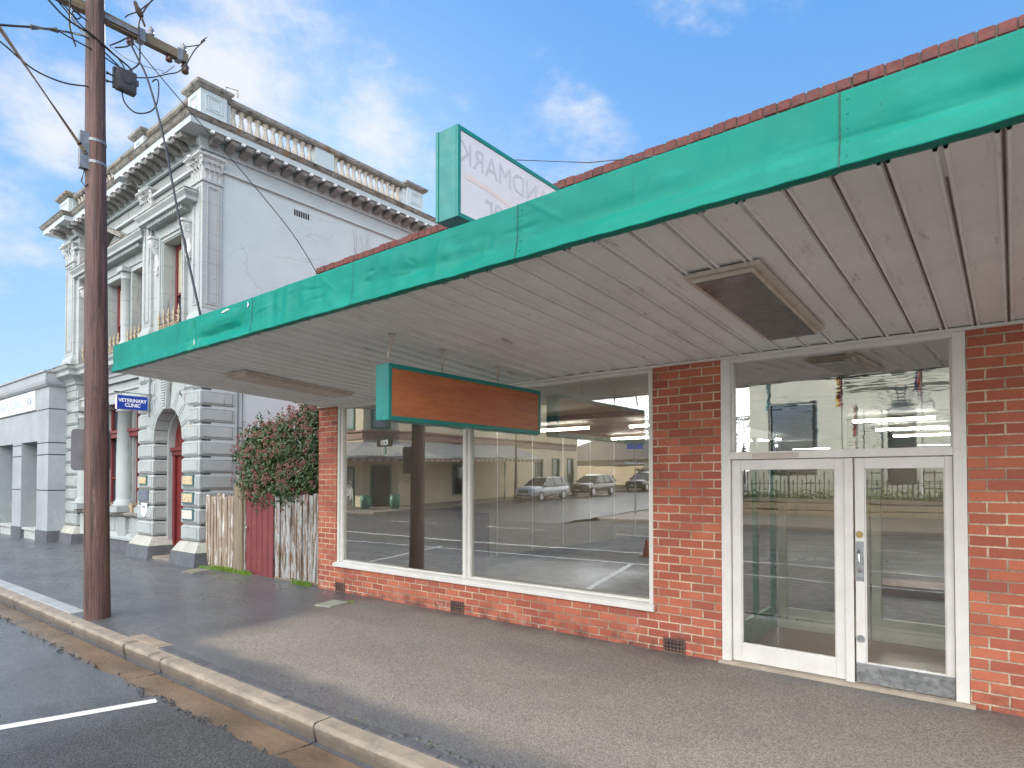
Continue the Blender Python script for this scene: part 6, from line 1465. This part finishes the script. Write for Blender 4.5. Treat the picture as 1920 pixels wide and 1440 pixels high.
for cx_ in (-4.675, 1.2, 6.7, 11.7):
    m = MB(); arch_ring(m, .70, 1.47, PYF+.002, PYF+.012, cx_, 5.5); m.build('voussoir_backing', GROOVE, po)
    m = MB(); arch_ring(m, .001, .675, PYF+.002, PYF+.02, cx_, 5.48); m.box(cx_-.675, cx_+.675, PYF-.22, PYF-.20, 1.6, 5.48); m.build('arched_window', GLASSD, po)
    m = MB()
    for i in range(9):
        a0, a1 = pi*i/9+.035, pi*(i+1)/9-.035; m.prism([(cx_+r*cos(a), 5.5+r*sin(a)) for r, a in ((.70, a0), (1.45, a0), (1.45, a1), (.70, a1))], 'y', PYF-.25, PYF+.06)
    m.build('window_voussoirs', PALEST, po)
m = MB()
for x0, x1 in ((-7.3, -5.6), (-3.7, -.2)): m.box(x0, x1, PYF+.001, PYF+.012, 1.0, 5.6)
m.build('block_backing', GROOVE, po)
m = MB()
for x0, x1 in ((-7.3, -5.6), (-3.7, -.2)):
    for k_ in range(11):
        zz = 1.0+k_*.42; m.box(x0+.03, (x0+x1)/2-.03, PYF+.013, PYF+.07, zz+.035, zz+.39); m.box((x0+x1)/2+.03, x1-.03, PYF+.013, PYF+.07, zz+.035, zz+.39)
m.build('rusticated_block', PALEST, po)
MB().box(-7.6, 16, PYF, PYF+.35, 7.05, 7.5).build('string_course', PALEST, po); MB().box(-7.7, 16, PYF, PYF+.5, 7.51, 7.75).build('cornice', PALEST, po); MB().box(-12.9, 16.2, PYF-.4, PYF+.5, 10.3, 10.8).build('parapet', PALEST, po)
PTEAL = mat('teal flag', (.02, .16, .17), None, 3, .7, 0); PRED = mat('red flag', (.30, .07, .06), None, 3, .7, 0); PYEL = mat('yellow flag', (.6, .4, .03), None, 3, .7, 0); PNAVY = mat('navy flag', (.03, .04, .16), None, 3, .7, 0)
for i, (x, hgt, cols, lab) in enumerate(((-10.1, 7.3, (PTEAL,), 'white flagpole with teal flag at the left of the pane above the doors'), (-6.65, 7.3, (PRED, PYEL), 'white flagpole with red and yellow flag in the middle of the pane above the doors'), (-6.0, 5.6, (PRED,), 'shorter white flagpole with a red flag'), (-3.3, 7.5, (PRED, PNAVY), 'white flagpole with red and navy flag at the right of the pane above the doors'))):
    t = thing('flagpole', (x, -22.3, .8), lab, 'flagpole', 'flagpoles in front of the reflected building')
    MB().tube([(x, -22.3, .8), (x, -22.3, hgt)], [.075, .06], 8).build('pole', SIGNLET, t)
    for j, cm in enumerate(cols):
        m = MB(); vs = []
        for k_ in range(9): zz = hgt-.1-k_*.20; o_ = .10+.06*sin(k_*1.1+i); vs += [(x-.03-j*.09, -22.26, zz), (x-.03-o_-j*.09, -22.22+.05*sin(k_*1.7), zz-.05)]
        m.add(vs, [(2*k_, 2*k_+1, 2*k_+3, 2*k_+2) for k_ in range(8)]); m.build('flag', cm, t)
# island post, second pole, cones
t = thing('street_post', (-15.4, -17.2, .1), 'slim grey street post on the reflected corner island', 'post'); MB().tube([(-15.4, -17.2, .1), (-15.4, -17.2, 4.2)], .05, 8).build('post', GALV, t); MB().box(-15.85, -14.95, -17.22, -17.19, 3.5, 4.1).build('blade', BLUESIGN, t)
t = thing('utility_pole', (-28.7, -24, .3), 'second dark timber power pole reflected beside the pub wall', 'power pole'); MB().tube([(-28.7, -24, .2), (-28.7, -24, 9.5)], [.16, .12], 12).build('timber_pole', POLE, t); MB().box(-29.8, -27.6, -24.2, -24.1, 8.6, 8.75).build('crossarm', ARMWOOD, t)
ORG = mat('orange cone', (.75, .11, .02), None, 3, .5, 0)
for x, y, lab in ((-5.0, -1.75, 'orange traffic cone reflected at the left edge of the left door pane'), (-7.35, -2.4, 'orange traffic cone reflected low at the right of the shop window')):
    t = thing('traffic_cone', (x, y, roadz(y)), lab, 'traffic cone', 'orange cones on the road')
    z_ = roadz(y); MB().box(x-.15, x+.15, y-.15, y+.15, z_, z_+.03).build('base', ORG, t); MB().lathe([(.11, .03), (.02, .45)], (x, y, z_), 16).build('cone', ORG, t)
